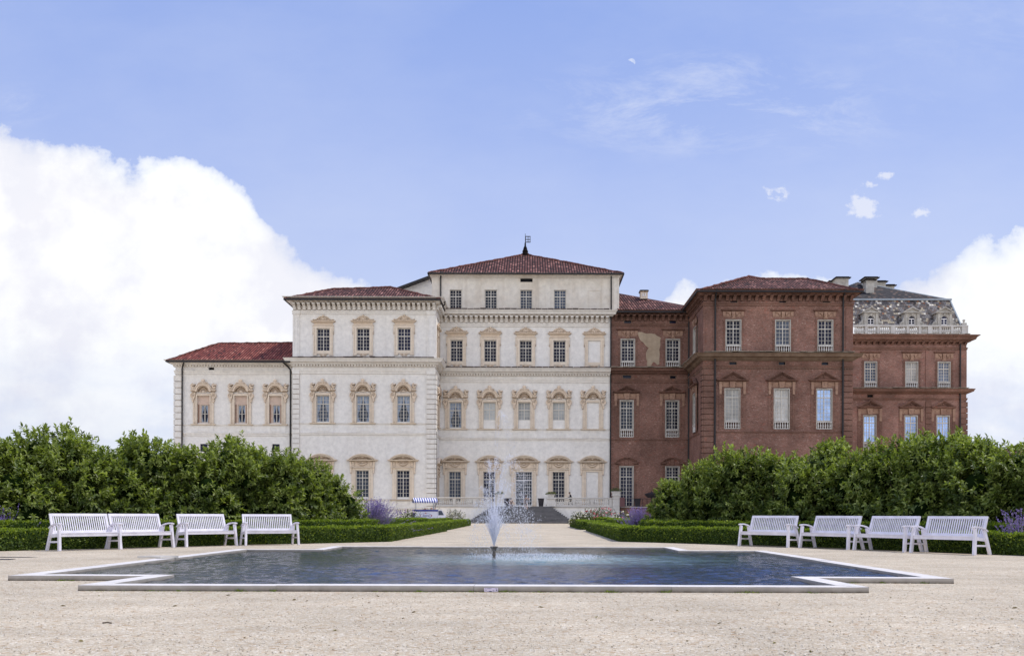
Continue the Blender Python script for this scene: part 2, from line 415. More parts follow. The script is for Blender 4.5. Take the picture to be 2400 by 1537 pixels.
def s_scroll(w, h, k):
    s = MB(); a = w/2
    bx(s,k,-a-7.5,-a,-7,h+1,.12); bx(s,k,a,a+7.5,-7,h+1,.12)
    bx(s,k,-a-9.5,a+9.5,h+1,h+7.5,.12); bx(s,k,-a,a,-7,0,.12)
    for q in (-1, 1):
        s.box(q*(a+7.5)*k, q*(a+9.5)*k, -.117, .02, (h-8)*k, (h+1)*k)
        s.box(q*(a-1)*k, q*(a+7.8)*k, -.16, .02, -11*k, -7*k)
        s.box(q*(a+5.6)*k, q*(a+7.5)*k, -.17, -.12, -7*k, (h+1)*k)
        s.ball((q*(a+9.2)*k, -.06, (h-10.5)*k), 1.7*k)
        s.ball((q*(a+8.8)*k, -.05, (h-13)*k), 1.2*k)
    bx(s,k,-a-9.8,a+9.8,h+6.6,h+8,.17)
    p = MB()
    bx(p,k,-a-7,a+7,h+8,h+13,.09)
    p.sweep([(-(a+8)*k,.02),(-(a+8)*k,-.09),((a+8)*k,-.09),((a+8)*k,.02)], [(0,(h+13)*k),(.09,(h+14)*k),(.12,(h+15.5)*k),(.26,(h+16.3)*k),(.28,(h+18)*k),(0,(h+18.6)*k)])
    top = mir([(-25,h+18),(-24.5,h+20.5),(-22.5,h+22.2),(-20,h+21),(-18.5,h+20.6),(-15.5,h+21.5),(-12.5,h+24.5),(-10,h+27.2),(-7,h+28.3),(-4.5,h+28),(-3,h+29.5),(-2,h+31.3),(0,h+32)])
    p.prism(K(top,k), -.10, .02)
    ridge = [(-24,h+20.5),(-20,h+20.4),(-15.5,h+21.3),(-11.5,h+25.6),(-7.5,h+28),(-3.5,h+28.3)]
    for q in (-1, 1):
        p.tube([(q*x*k, -.12, z*k) for x, z in ridge], 1.0*k, 5)
        scroll_disc(p, q*8.3, h+23, 3.6, .12, k)
        p.ball((q*23.2*k, -.12, (h+21)*k), 1.7*k)
    p.ball((0,-.14,(h+22)*k), 2.2*k, 6, 4, (1,.6,1.7)); p.ball((0,-.14,(h+29)*k), 2.4*k)
    ap = MB()
    ap.prism(K(mir([(-9,-7),(-8,-10),(-5.5,-12.5),(-3,-12.8),(-1.5,-11.2),(0,-11.8)]),k), -.09, .02)
    for q in (-1, 1): scroll_disc(ap, q*4.6, -10, 2.2, .10, k)
    return {'surround': s, 'scroll_pediment': p, 'apron_ornament': ap}
def s_shell(w, h, k):
    s = MB(); a = w/2
    for q in (-1, 1):
        s.box(q*a*k, q*(a+10)*k, -.09, .02, -2*k, (h+6)*k)
        s.box(q*(a+.6)*k, q*(a+3.2)*k, -.15, -.09, -2*k, (h+4)*k)
        s.box(q*(a+7.6)*k, q*(a+10)*k, -.14, -.09, -2*k, (h-16)*k)
    bx(s,k,-a,a,h,h+6,.09); s.box(-(a+3.2)*k, (a+3.2)*k, -.15, -.09, (h+1)*k, (h+4)*k)
    s.sweep([(-(a+11)*k,.02),(-(a+11)*k,-.08),((a+11)*k,-.08),((a+11)*k,.02)], [(0,-5.5*k),(.10,-5*k),(.18,-3.5*k),(.2,-2.2*k),(0,-1.8*k)])
    VV = {}
    for q in (-1, 1):
        v = VV['volute' if q < 0 else 'volute#2'] = MB()
        v.prism(K([(q*(a+3.5),h+8),(q*(a+12),h+7.6),(q*(a+15),h+4.5),(q*(a+16),h),(q*(a+14.6),h-4),(q*(a+11.8),h-6.5),(q*(a+12.6),h-9.5),(q*(a+11.5),h-13.5),(q*(a+8.5),h-15.5),(q*(a+7.5),h-8),(q*(a+5),h-2)],k), -.20, .02)
        v.tube([(q*(a+u)*k, -.21, (h+z)*k) for u, z in ((8,7.5),(12,6.6),(14.6,3.6),(15.2,0),(13.8,-3.6),(11,-6.2),(9.5,-9.5))], 1.25*k, 5)
        scroll_disc(v, q*(a+8.8), h+1.2, 3.4, .22, k)
        v.ball((q*(a+10.5)*k, -.16, (h-13)*k), 1.9*k)
    p = MB()
    for q in (-1, 1):      # broken cornice with slanted inner ends
        for z0, z1, o, d in ((9,11,0,.16),(11,12.6,1.2,.28),(12.6,14.4,2.2,.36)):
            p.prism(K([(q*(11.5-o*.2),h+z0),(q*(27.5+o),h+z0),(q*(27.5+o),h+z1),(q*(17-o),h+z1)],k), -d, .02)
    p.ring(0,(h+10)*k,14.6*k,18.6*k,-.34,.02,0,PI,16); p.ring(0,(h+10)*k,12.2*k,14.6*k,-.22,.02,0,PI,16)
    p.ring(0,(h+10)*k,18.6*k,19.8*k,-.40,.02,.25,PI-.25,16)
    crown = mir([(-15.5,h+21),(-15,h+24.5),(-12,h+28.3),(-9,h+31),(-5.5,h+32),(-3,h+33.5),(0,h+34)]) + [(12,h+21),(6,h+26),(0,h+27.6),(-6,h+26),(-12,h+21)]
    p.prism(K(crown,k), -.30, .02)
    for q in (-1, 1):
        scroll_disc(p, q*8.2, h+28.2, 3.0, .33, k)
        p.tube([(q*x*k, -.30, (h+z)*k) for x, z in ((22.5,15),(19.5,17.5),(17,21),(14,24.5),(11,27.2))], 1.5*k, 5)
    p.ball((0,-.24,(h+36)*k), 4.0*k, 8, 5, (1.15,.5,.85)); p.ball((0,-.34,(h+30)*k), 2.3*k, 6, 4, (1,.5,1.3))
    sh = MB()
    for i in range(9):
        a0 = PI*i/9; a1 = PI*(i+1)/9; am = (a0+a1)/2; r = 11.8
        A = lambda t, rr, d: (rr*k*math.cos(t), -d, (h+9.4)*k + rr*k*math.sin(t))
        sh.add([A(am,1.5,.05), A(a0,r,.0), A(am,r+.5,.15), A(a1,r,.0)], [(0,1,2),(0,2,3)])
    sh.ball((0,-.10,(h+10)*k), 2.6*k, 6, 4, (1.6,.6,.8))
    for q in (-1, 1): scroll_disc(sh, q*6, h+9, 2.0, .10, k)
    for q in (-1, 1):
        u = VV['flower_urn' if q < 0 else 'flower_urn#2'] = MB()
        c = (q*24.5*k, -.16, (h+14.2)*k)
        u.lathe([(3.4*k,0),(2.4*k,1.2*k),(3.2*k,2.6*k),(4.8*k,6*k),(5.3*k,7.4*k),(4.5*k,7.6*k)], c, 9)
        for i in range(9):
            t = i*2.4; rr = 4.2*k*math.sqrt((i+.5)/9)
            u.ball((c[0]+rr*math.cos(t)*1.15, c[1]+rr*math.sin(t)*.6, c[2]+(9.6+2.4*math.sin(i*1.7)+ (1.5 if i < 3 else 0))*k), 2.3*k, 6, 4)
    return {'surround': s, 'arched_pediment': p, 'shell': sh, **VV}
def seg_pts(hw, rise, z, n=14):
    R = (hw*hw + rise*rise)/(2*rise); cz = z + rise - R; a = math.asin(hw/R)
    return R, cz, a
def s_seg(w, h, k, hw=33, brickish=False):
    s = MB(); a = w/2; e = hw-33
    for q in (-1, 1):
        s.box(q*a*k, q*(a+10)*k, -.10, .02, -6*k, (h+4)*k)
        s.box(q*(a+.5)*k, q*(a+3)*k, -.15, -.10, -6*k, (h+2)*k)
    bx(s,k,-a,a,h,h+4,.10)
    s.sweep([(-(a+10.5)*k,.02),(-(a+10.5)*k,-.1),((a+10.5)*k,-.1),((a+10.5)*k,.02)], [(0,(h+4)*k),(.06,(h+5)*k),(.13,(h+5.6)*k),(.13,(h+7)*k),(0,(h+7.4)*k)])
    if not brickish: s.sweep([(-(a+12)*k,.02),(-(a+12)*k,-.09),((a+12)*k,-.09),((a+12)*k,.02)], [(0,-7.8*k),(.12,-7.2*k),(.18,-6*k),(0,-5.6*k)])
    f = MB()
    bx(f,k,-a-9,a+9,h+7.4,h+21,.09)
    for q in (-1, 1):
        f.box(q*(a+3)*k, q*(a+9)*k, -.16, -.09, (h+8.5)*k, (h+20)*k)
        f.ball((q*(a+6)*k, -.18, (h+14)*k), 2.1*k, 6, 4, (1,.6,1.5)); f.ball((q*(a+6)*k, -.18, (h+18)*k), 1.5*k)
        f.prism(K([(q*(a+10),h+20),(q*(a+14),h+20),(q*(a+13.5),h+5),(q*(a+12.2),h-5),(q*(a+9.8),h-5.8),(q*(a+9),h+4)],k), -.17, .02)
        f.ball((q*(a+11.6)*k, -.16, (h-6)*k), 2.0*k)
    for i in range(11):
        t = i/10; x = (-1+2*t)*12; z = h+18.5 - 5.5*math.sin(PI*t)
        f.ball((x*k, -.15, z*k), (1.25+1.2*math.sin(PI*t))*k, 6, 4)
    f.ball((0,-.13,(h+17.6)*k), 2.2*k, 6, 4, (2.2,.6,.8))
    p = MB(); R, cz, an = seg_pts(hw, 14, h+24.5)
    p.sweep([(-(hw-3)*k,.02),(-(hw-3)*k,-.10),((hw-3)*k,-.10),((hw-3)*k,.02)], [(0,(h+20.6)*k),(.10,(h+21.4)*k),(.14,(h+22.2)*k),(.30,(h+22.8)*k),(.33,(h+24.6)*k),(0,(h+25.2)*k)])
    p.ring(0, cz*k, (R-2.0)*k, R*k, -.46, .02, PI/2-an, PI/2+an, 18)
    p.ring(0, cz*k, (R-5.0)*k, (R-2.0)*k, -.36, .02, PI/2-an*.985, PI/2+an*.985, 18)
    p.ring(0, cz*k, (R-7.0)*k, (R-5.0)*k, -.22, .02, PI/2-an*.93, PI/2+an*.93, 18)
    ty = [(-hw+7, h+25)] + [((R-6)*math.sin(-an*.86+an*1.72*i/12), cz+(R-6)*math.cos(-an*.86+an*1.72*i/12)) for i in range(13)] + [(hw-7, h+25)]
    p.prism(K(ty,k), -.08, .02)
    o = MB()
    for q in (-1, 1):
        for i in range(6):
            t = i/5; o.ball((q*(3+14*t)*k, -.13, (h+31-5*t + 1.2*math.sin(t*5))*k), (1.9-.7*t)*k, 6, 4)
        scroll_disc(o, q*4.5, h+28.6, 2.4, .12, k)
    o.ball((0,-.15,(h+30.6)*k), 2.7*k, 6, 4, (1,.6,1.2))
    return {'surround': s, 'festoon_frieze': f, 'segmental_pediment': p, 'pediment_ornament': o}
def balus_prof(hh, r):
    return [(r*.75,0),(r*.75,hh*.08),(r*.45,hh*.12),(r*.6,hh*.2),(r,hh*.36),(r*.9,hh*.46),(r*.42,hh*.74),(r*.55,hh*.82),(r*.42,hh*.86),(r*.75,hh*.92),(r*.75,hh)]
def balconet(w, zb, k, n=6):
    b = MB(); a = w/2; hb = -zb
    b.box(-a*k, a*k, -.06, .09, (zb)*k, (zb+1.6)*k); b.box(-a*k, a*k, -.08, .10, -3.4*k, -1.0*k)
    for i in range(n):
        x = (-a + w*(i+.5)/n)*k
        b.lathe(balus_prof((hb-5)*k, 1.95*k), (x, .01, (zb+1.6)*k), 7)
    return b
def brick_sides(s, w, h, zb, k):
    a = w/2
    for q in (-1, 1):
        n = 14
        for i in range(n):      # toothed brick jambs
            z0 = zb + (h+3-zb)*i/n; z1 = zb + (h+3-zb)*(i+.86)/n
            s.box(q*(a+2.2)*k, q*(a+(8.2 if i % 2 else 6.6))*k, -.055, .02, z0*k, z1*k)
    s.box(-(a+6)*k, (a+6)*k, -.045, .02, (h+2.3)*k, (h+5)*k)
def stone_rim(w, h, zb, k):
    r = MB(); a = w/2
    r.box(-(a+2.2)*k, -a*k, -.035, .12, zb*k, (h+2.2)*k); r.box(a*k, (a+2.2)*k, -.035, .12, zb*k, (h+2.2)*k)
    r.box(-a*k, a*k, -.035, .12, h*k, (h+2.2)*k); return r
def s_bflat(w, h, k, zb=-18):
    s = MB(); a = w/2; brick_sides(s, w, h, zb, k)
    s.sweep([(-(a+8)*k,.02),(-(a+8)*k,-.06),((a+8)*k,-.06),((a+8)*k,.02)], [(0,(h+21)*k),(.08,(h+21.8)*k),(.10,(h+22.8)*k),(.20,(h+23.4)*k),(.22,(h+24.4)*k),(0,(h+25)*k)])
    t = MB()
    for q in (-1, 1):
        t.box(q*(a+1.5)*k, q*(a+8)*k, -.09, .02, (h+10)*k, (h+20.5)*k)
        t.prism(K([(q*4.5,h+20),(q*(a+1),h+20),(q*(a+1),h+17.6),(q*11,h+16.5),(q*7.5,h+10)],k), -.11, .02)
        t.prism(K([(q*(a+.6),h+16),(q*(a+.6),h+10),(q*9,h+10),(q*12,h+15)],k), -.05, .02)
    t.prism(K([(-4.2,h+20.5),(4.2,h+20.5),(3,h+6),(-3,h+6)],k), -.17, .02)
    t.prism(K([(-5.6,h+6.5),(5.6,h+6.5),(4.2,h+3.6),(-4.2,h+3.6)],k), -.13, .02)
    t.box(-(a+7)*k, (a+7)*k, -.025, .02, (h+8)*k, (h+20)*k)
    t.ball((0,-.18,(h+13)*k), 1.6*k, 6, 4, (1,.6,1.4))
    return {'surround': s, 'keystone_lintel': t, 'stone_rim': stone_rim(w, h, zb, k), 'balustrade': balconet(w, zb, k)}
def s_bped(w, h, k, zb=-19, hw=35, rise=20, light=True):
    s = MB(); a = w/2; brick_sides(s, w, h, zb, k)
    for q in (-1, 1): s.box(q*(a+8.4)*k, q*(a+15)*k, -.04, .02, (zb)*k, (h-12)*k)
    t = MB()
    for q in (-1, 1):
        t.box(q*(a+8)*k, q*(a+14.6)*k, -.16, .02, (h-1)*k, (h+17)*k)
        t.box(q*(a+8.6)*k, q*(a+14)*k, -.12, .02, (h-12)*k, (h-1)*k)
        t.box(q*(a+7.6)*k, q*(a+15)*k, -.19, .02, (h+13)*k, (h+15)*k)
        t.prism(K([(q*8,h+17.5),(q*(a+5),h+12),(q*(a+5),h+8),(q*8,h+11)],k), -.07, .02)
    t.prism(K([(-7.2,h+18),(7.2,h+18),(5.4,h+4),(-5.4,h+4)],k), -.17, .02)
    t.box(-(a+13)*k, (a+13)*k, -.028, .02, (h+5.5)*k, (h+17)*k)
    t.ball((0,-.18,(h+11)*k), 2.4*k, 6, 4, (1,.5,1.3))
    p = MB()
    p.sweep([(-(hw-4)*k,.02),(-(hw-4)*k,-.10),((hw-4)*k,-.10),((hw-4)*k,.02)], [(0,(h+18)*k),(.08,(h+18.8)*k),(.12,(h+19.6)*k),(.28,(h+20.4)*k),(.30,(h+22.2)*k),(0,(h+22.6)*k)])
    b = h+22.2; ap = b+rise
    for o, d in ((0,.38),(2.2,.28),(4.2,.17)):
        th = 2.2
        for q in (-1, 1):
            p.prism(K([(q*(hw-o*1.8),b-.0+o*.0),(q*(hw-o*1.8-5.2),b),(0,ap-o-th*1.15),(0,ap-o)],k), -d, .02)
    p.prism(K([(-hw+9,b),(hw-9,b),(0,ap-5.5)],k), -.05, .02)
    p.ball((0,-.08,(b+rise*.36)*k), 2.3*k, 6, 4, (1.1,.5,1.3))
    return {'surround': s, 'console_lintel': t, 'triangular_pediment': p, 'stone_rim': stone_rim(w, h, zb, k), 'balustrade': balconet(w, zb, k)}
def s_bseg(w, h, k, hw=28):
    s = MB(); a = w/2; brick_sides(s, w, h, -2, k)
    p = MB(); R, cz, an = seg_pts(hw, 13, h+11)
    for q in (-1, 1):
        p.box(q*(a+1)*k, q*hw*k, -.26, .02, (h+8)*k, (h+11)*k)
    p.ring(0, cz*k, (R-2.4)*k, R*k, -.36, .02, PI/2-an, PI/2+an, 16)
    p.ring(0, cz*k, (R-5.0)*k, (R-2.4)*k, -.24, .02, PI/2-an*.98, PI/2+an*.98, 16)
    p.box(-hw*.95*k, hw*.95*k, -.03, .02, (h+5.2)*k, (h+9)*k)
    p.prism(K([(-4.5,h+18),(4.5,h+18),(3.6,h+4),(-3.6,h+4)],k), -.12, .02)
    for q in (-1, 1): p.prism(K([(q*5,h+9),(q*(a+3),h+5),(q*(a+3),h+3),(q*5,h+4)],k), -.07, .02)
    return {'surround': s, 'segmental_pediment': p, 'stone_rim': stone_rim(w, h, -1, k)}
def s_plain(w, h, k):
    s = MB(); a = w/2
    for q in (-1, 1): s.box(q*a*k, q*(a+1.8)*k, -.03, .02, -1.5*k, (h+1.8)*k)
    bx(s,k,-a,a,h,h+1.8,.03); bx(s,k,-a-2.5,a+2.5,-4,-1.5,.10)
    return {'surround': s}
SUR = {'scroll': s_scroll, 'shell': s_shell, 'seg': s_seg, 'bflat': s_bflat, 'bped': s_bped, 'bseg': s_bseg, 'plain': s_plain}
MKEY = {'scroll':'cream','shell':'cream','seg':'cream','bflat':'brick_trim','bped':'brick_trim','bseg':'brick_trim','plain':'plaster_old'}
PMAT = {'scroll_pediment':'carved','volute':'carved','volute#2':'carved','arched_pediment':'carved','shell':'carved','flower_urn':'carved','flower_urn#2':'carved','festoon_frieze':'carved','pediment_ornament':'carved','apron_ornament':'carved','keystone_lintel':'terracotta','console_lintel':'terracotta','stone_rim':'stone_old','balustrade':'stone','triangular_pediment':'brick_trim','segmental_pediment':None}
CACHE = {}
def window(parent, B, pxc, pyb, w, h, kind, pane='glass', cols=4, rt=2, rb=4, tf=.665, blind=False, curtain=False,
           zb=0, loc=None, rz=0.0, frame='frame', **kw):
    """one window as a part of a building (surround) with its sash, pane and pediment as sub-parts"""
    k = B.k
    key = (kind, w, h, round(k,5), tuple(sorted(kw.items())))
    if key not in CACHE:
        CACHE[key] = {n: mb.mesh(n.split('#')[0], MT[PMAT.get(n) or MKEY[kind]]) for n, mb in SUR[kind](w, h, k, **kw).items()}
    D = CACHE[key]
    L = loc if loc is not None else Vector((B.X(pxc), B.Y, B.Z(pyb)))
    root = link('window' if not blind else 'blind_window', D['surround'], parent, L, rz)
    for n, me in D.items():
        if n != 'surround': link(n.split('#')[0], me, root)
    if not blind:
        key = ('sash', w, h, cols, rt, rb, round(k,5), frame)
        if key not in CACHE: CACHE[key] = sash_mb(w, h, cols, rt, rb, tf, k).mesh('sash', MT[frame])
        link('sash', CACHE[key], root)
        key = ('pane', w, h, zb, round(k,5), pane)
        if key not in CACHE:
            p = MB(); a = w*k/2; quad(p, (-a,.185,0), (a,.185,0), (a,.185,h*k), (-a,.185,h*k))
            if zb < 0:
                p.mi = 1; quad(p, (-a,.20,zb*k), (a,.20,zb*k), (a,.20,0), (-a,.20,0))
            CACHE[key] = p.mesh('pane', [MT[pane], MT['brick_trim']])
        link('pane', CACHE[key], root)
        if curtain:
            key = ('curtain', w, h, round(k,5))
            if key not in CACHE:
                c = MB(); a = w*k/2; hh = h*k; n = 10
                for q in (-1, 1):       # drawn to the sides, tied back
                    vs = []; 
                    for i in range(n+1):
                        t = i/n; z = hh*(1-t)
                        inn = .02 + .80*min(1, (t/.72))**1.5 if t < .72 else .82 - .35*(t-.72)/.28
                        for j in range(5):
                            u = j/4; vs.append((q*a*(1-(1-inn)*u), .176-.012*(j % 2), z))
                    fs = [(i*5+j, i*5+j+1, (i+1)*5+j+1, (i+1)*5+j) for i in range(n) for j in range(4)]
                    c.add(vs, fs)
                CACHE[key] = c.mesh('curtain', MT['curtain'])
            link('curtain', CACHE[key], root)
    return root
def hole(B, pxc, pyb, w, h, zb=0): return (B.X(pxc)-w*B.k/2, B.X(pxc)+w*B.k/2, B.Z(pyb)+zb*B.k, B.Z(pyb)+h*B.k)
def vent(parent, B, x0, x1, y0, y1, m='glass', rim='plaster'):
    b = MB(); b.box(B.X(x0), B.X(x1), B.Y+.2, B.Y+.24, B.Z(y1), B.Z(y0)); v = b.build('vent_opening', MT[m], parent)
    r = MB(); t = .9*B.k
    r.box(B.X(x0)-t, B.X(x0), B.Y-.03, B.Y+.1, B.Z(y1)-t, B.Z(y0)+t); r.box(B.X(x1), B.X(x1)+t, B.Y-.03, B.Y+.1, B.Z(y1)-t, B.Z(y0)+t)
    r.box(B.X(x0), B.X(x1), B.Y-.03, B.Y+.1, B.Z(y0), B.Z(y0)+t); r.box(B.X(x0), B.X(x1), B.Y-.03, B.Y+.1, B.Z(y1)-t, B.Z(y1))
    r.build('rim', MT[rim], v)
    return (B.X(x0), B.X(x1), B.Z(y1), B.Z(y0))
def prof(B, rows): return [(o, B.Z(p)) for o, p in rows]
def cornice(name, parent, B, path, rows, m): b = MB(); b.sweep(path, prof(B, rows)); return b.build(name, MT[m], parent)
def dentils(name, parent, B, path, p0, p1, out, step, w, m):
    b = MB(); P = [Vector(p) for p in path]
    for i in range(len(P)-1):
        d = (P[i+1]-P[i]); L = d.length; d.normalize(); o = Vector((d.y, -d.x)); n = int(L/step)
        for q in range(n):
            c = P[i] + d*(L*(q+.5)/n)
            a = c - d*w/2; e = c + d*w/2
            poly = [(a.x, a.y), (e.x, e.y), (e.x+o.x*out, e.y+o.y*out), (a.x+o.x*out, a.y+o.y*out)]
            b.prism_z(poly, B.Z(p1), B.Z(p0))
    return b.build(name, MT[m], parent)
def modillions(name, parent, B, x0, x1, p0, p1, n, m, ornate=True, y=None, out=.75):
    """row of carved brackets with rosettes and crosses between them"""
    b = MB(); y = B.Y if y is None else y; za, zb = B.Z(p1), B.Z(p0); hh = zb-za; st = (x1-x0)/n
    b.box(x0-.1, x1+.1, y-.012, y+.02, za+.02, zb-.01)
    for i in range(n+1):
        x = x0 + st*i; w = .17
        pr = [(0,0),(.16,.02),(.22,.3),(.42,.62),(out,.78),(out,1.0),(0,1.0)]
        vs = [(x-w, y-o, za+z*hh) for o, z in pr] + [(x+w, y-o, za+z*hh) for o, z in pr]; q = len(pr)
        b.add(vs, [tuple(range(q-1,-1,-1)), tuple(range(q,2*q))] + [(j, (j+1)%q, (j+1)%q+q, j+q) for j in range(q)])
        if ornate and i < n:
            cx, cz = x+st/2, za+hh*.48
            if i % 2: b.ball((cx, y-.03, cz), hh*.24, 8, 4, (1,.6,1)); b.ball((cx, y-.15, cz), hh*.09, 6, 4)
            else:
                for q in (-1, 1): b.bar((cx-q*st*.28, y-.06, cz-hh*.26), (cx+q*st*.28, y-.06, cz+hh*.26), .13, .13, (0,1,0))
                b.ball((cx, y-.12, cz), hh*.10, 6, 4)
    return b.build(name, MT[m], parent)
def quoins(parent, B, x0, x1, p0, p1, n, m, out=.16, side=None, name='quoin_pilaster'):
    b = MB(); za, zb = B.Z(p1), B.Z(p0)
    X0, X1 = B.X(x0), B.X(x1); y = B.Y
    b.box(X0+.04, X1-.04, y-out*.45, y+.05, za, zb)
    for i in range(n):
        a = za + (zb-za)*i/n; e = za + (zb-za)*(i+.87)/n
        b.box(X0, X1, y-out, y+.03, a, e)
    if side:        # returns along the side face
        sx, depth, sgn = side
        for i in range(n):
            a = za + (zb-za)*i/n; e = za + (zb-za)*(i+.87)/n
            b.box(sx-sgn*.02, sx+sgn*out, y-out, y+depth, a, e)
    return b.build(name, MT[m], parent)
def band(name, parent, B, x0, x1, p0, p1, out, m, path=None):
    path = path or [(B.X(x0), B.Y), (B.X(x1), B.Y)]
    b = MB(); h = B.Z(p0)-B.Z(p1); z = B.Z(p1)
    b.sweep(path, [(0,z),(out*.6,z),(out*.6,z+h*.45),(out,z+h*.6),(out,z+h*.92),(0,z+h)]); return b.build(name, MT[m], parent)
def pipe(parent, pts, r=.07, m='dark_metal', name='downpipe'):
    b = MB(); b.tube(pts, r, 7); return b.build(name, MT[m], parent)
def gutter(parent, path, z, out=.12, h=.2, name='gutter'):
    b = MB(); b.sweep(path, [(0,z-h),(out,z-h*.8),(out,z),(0,z+.03)]); return b.build(name, MT['dark_metal'], parent)
def tile_edge(parent, path, z, out, m='tile_edge', name='tile_coping'):
    """ragged line of tiles laid along the top of a cornice"""
    b = MB(); P = [Vector(p) for p in path]; rr = random.Random(int(z*100))
    for i in range(len(P)-1):
        d = (P[i+1]-P[i]); L = d.length; d.normalize(); o = Vector((d.y, -d.x)); n = max(2, int(L/.75))
        for q in range(n):
            c = P[i] + d*(L*q/n); e = P[i] + d*(L*(q+.93)/n); w = out + rr.uniform(-.05,.08); t = z + rr.uniform(0,.07)
            b.prism_z([(c.x, c.y), (e.x, e.y), (e.x+o.x*w, e.y+o.y*w), (c.x+o.x*w, c.y+o.y*w)], t, t+.08)
    return b.build(name, MT[m], parent)
MT['tile_edge'] = simple('lead_and_tile_edge', (.12,.085,.07), .8, .5, 2.2)
MT['tile_edge_b'] = simple('lichened_tile_edge', (.27,.225,.17), .8, .5, 1.6)

MT['ridge'] = simple('ridge_tiles', (.14,.06,.05), .9, .5, 2.5, .1)
def ridges(parent, lines, r=.15):
    b = MB(); rr = random.Random(3)
    for a, c in lines:
        a, c = Vector(a), Vector(c); n = max(3, int((c-a).length/.5))
        P = [a.lerp(c, i/n) + Vector((0,0,rr.uniform(-.03,.05))) for i in range(n+1)]
        for p, q in zip(P, P[1:]): b.tube([p, q+(q-p)*.06], [r*.9, r*1.08], 6)
    return b.build('ridge_tiles', MT['ridge'], parent)
# ================================================================== BUILDINGS
def building(name, label, B, pxc):
    return thing(name, label, 'building', (0,0,0), 0, 'wings of the palace')
# ---------------------------------------------------------------- low left wing
B = Blk(107.3, 548); lw = building('palace_wing', 'lowest white wing at far left with bright red tiled roof and narrow curtained windows', B, 548)
xl, xr = B.X(411), B.X(686)
holes = []
for i, (cx, x0, x1) in enumerate(((477.5,462.5,491),(565,550,580),(646,631,661))):
    holes.append(hole(B, cx, 991.5, 28.5, 63.5))
    window(lw, B, cx, 991.5, 28.5, 63.5, 'shell', blind=True)
    r = lw.children[-1] if False else None
    w = MB(); k = B.k; X0, Z0 = B.X(cx), B.Z(991.5)
    wx = 479 if i == 0 else (566 if i == 1 else 647.5)
    hx = (B.X(wx)-8.6*k, B.X(wx)+8.6*k, Z0+1.5*k, Z0+43*k)
    wall_mb(w, X0-14.25*k, X0+14.25*k, Z0, Z0+63.5*k, B.Y+.12, [hx], .22)
    inf = w.build('brick_infill', MT['pinkbrick'], lw)
    for q in range(2):
        t = MB(); a = X0-14.0*k if q == 0 else X0+11*k; t.box(a, a+3*k, B.Y+.09, B.Y+.125, Z0, Z0+44*k); t.build('brick_strip', MT['terracotta'], inf)
    s = sash_mb(17.2, 41.5, 2, 0, 2, 1, k, 1.6, 1.2, True)
    so = s.build('sash', MT['frame'], inf, (B.X(wx), B.Y+.1, Z0+1.5*k))
    p = MB(); a = 8.6*k; quad(p, (-a,.20,0), (a,.20,0), (a,.20,41.5*k), (-a,.20,41.5*k)); p.build('pane', MT['glass'], inf, (B.X(wx), B.Y+.1, Z0+1.5*k))
    c = MB(); hh = 41.5*k
    for q in (-1, 1):
        vs = []
        for j in range(9):
            t = j/8; inn = .12 + .75*min(1,(t/.6))**1.4 if t < .6 else .85-.5*(t-.6)/.4
            for m_ in range(4): vs.append((q*a*(1-(1-inn)*m_/3), .19-.012*(m_ % 2), hh*(1-t)))
        c.add(vs, [(j*4+m_, j*4+m_+1, j*4+m_+5, j*4+m_+4) for j in range(8) for m_ in range(3)])
    c.build('curtain', MT['curtain'], inf, (B.X(wx), B.Y+.1, Z0+1.5*k))
    ap = MB(); bx_ = lambda a, b, e, f, d: ap.box(B.X(a), B.X(b), B.Y-d, B.Y+.02, B.Z(f), B.Z(e))
    bx_(cx-24, cx+24, 996, 1013, .06); bx_(cx-12.5, cx+12.5, 1000, 1001.2, .10); bx_(cx-12.5, cx+12.5, 1009.5, 1010.7, .10); bx_(cx-12.5, cx-11.3, 1001.2, 1009.5, .10); bx_(cx+11.3, cx+12.5, 1001.2, 1009.5, .10)
    ap.build('apron_panel', MT['plaster'], lw)
for x0, x1 in ((470,487),(556,574),(638.6,656)):
    holes.append(vent(lw, B, x0, x1, 1040, 1058, 'glass'))
holes.append(vent(lw, B, 489, 502, 861, 867, 'void'))
w = MB(); wall_mb(w, xl, xr, 0, B.Z(858), B.Y, holes); quad(w, (xl,B.Y,0), (xl,B.Y,B.Z(858)), (xl,B.Y+14,B.Z(858)), (xl,B.Y+14,0))
w.build('wall', MT['plaster'], lw)
path = [(xl, B.Y+14), (xl, B.Y), (xr, B.Y)]
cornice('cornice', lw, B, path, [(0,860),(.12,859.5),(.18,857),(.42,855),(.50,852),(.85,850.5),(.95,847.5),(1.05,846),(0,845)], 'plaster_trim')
dentils('dentil_band', lw, B, path, 855.6, 859.2, .30, .34, .2, 'plaster_trim')
band('frieze_moulding', lw, B, 411, 686, 867.5, 877, .14, 'plaster_trim', path)
band('string_course', lw, B, 411, 686, 993.5, 997, .09, 'plaster_trim', path)
band('string_course', lw, B, 411, 686, 1013, 1020.5, .13, 'plaster_trim', path)
quoins(lw, B, 411, 427, 879, 1200, 22, 'plaster_trim', .16, (xl, 1.0, -1))
pipe(lw, [(B.X(436), B.Y-1.0, B.Z(847)), (B.X(436), B.Y-.75, B.Z(852)), (B.X(430), B.Y-.3, B.Z(860)), (B.X(428.5), B.Y-.22, B.Z(866)), (B.X(428.5), B.Y-.22, 0)], .085)
pipe(lw, [(B.X(668), B.Y-1.0, B.Z(847)), (B.X(668.5), B.Y-.8, B.Z(852)), (B.X(676), B.Y-.42, B.Z(859)), (B.X(681.5), B.Y-.25, B.Z(866)), (B.X(682), B.Y-.22, B.Z(872)), (B.X(682), B.Y-.22, 0)], .095)
e0, e1 = pt(391,845,106.2), pt(686,845,106.2); r0, r1 = pt(512,805,113), pt(687,803.5,113)
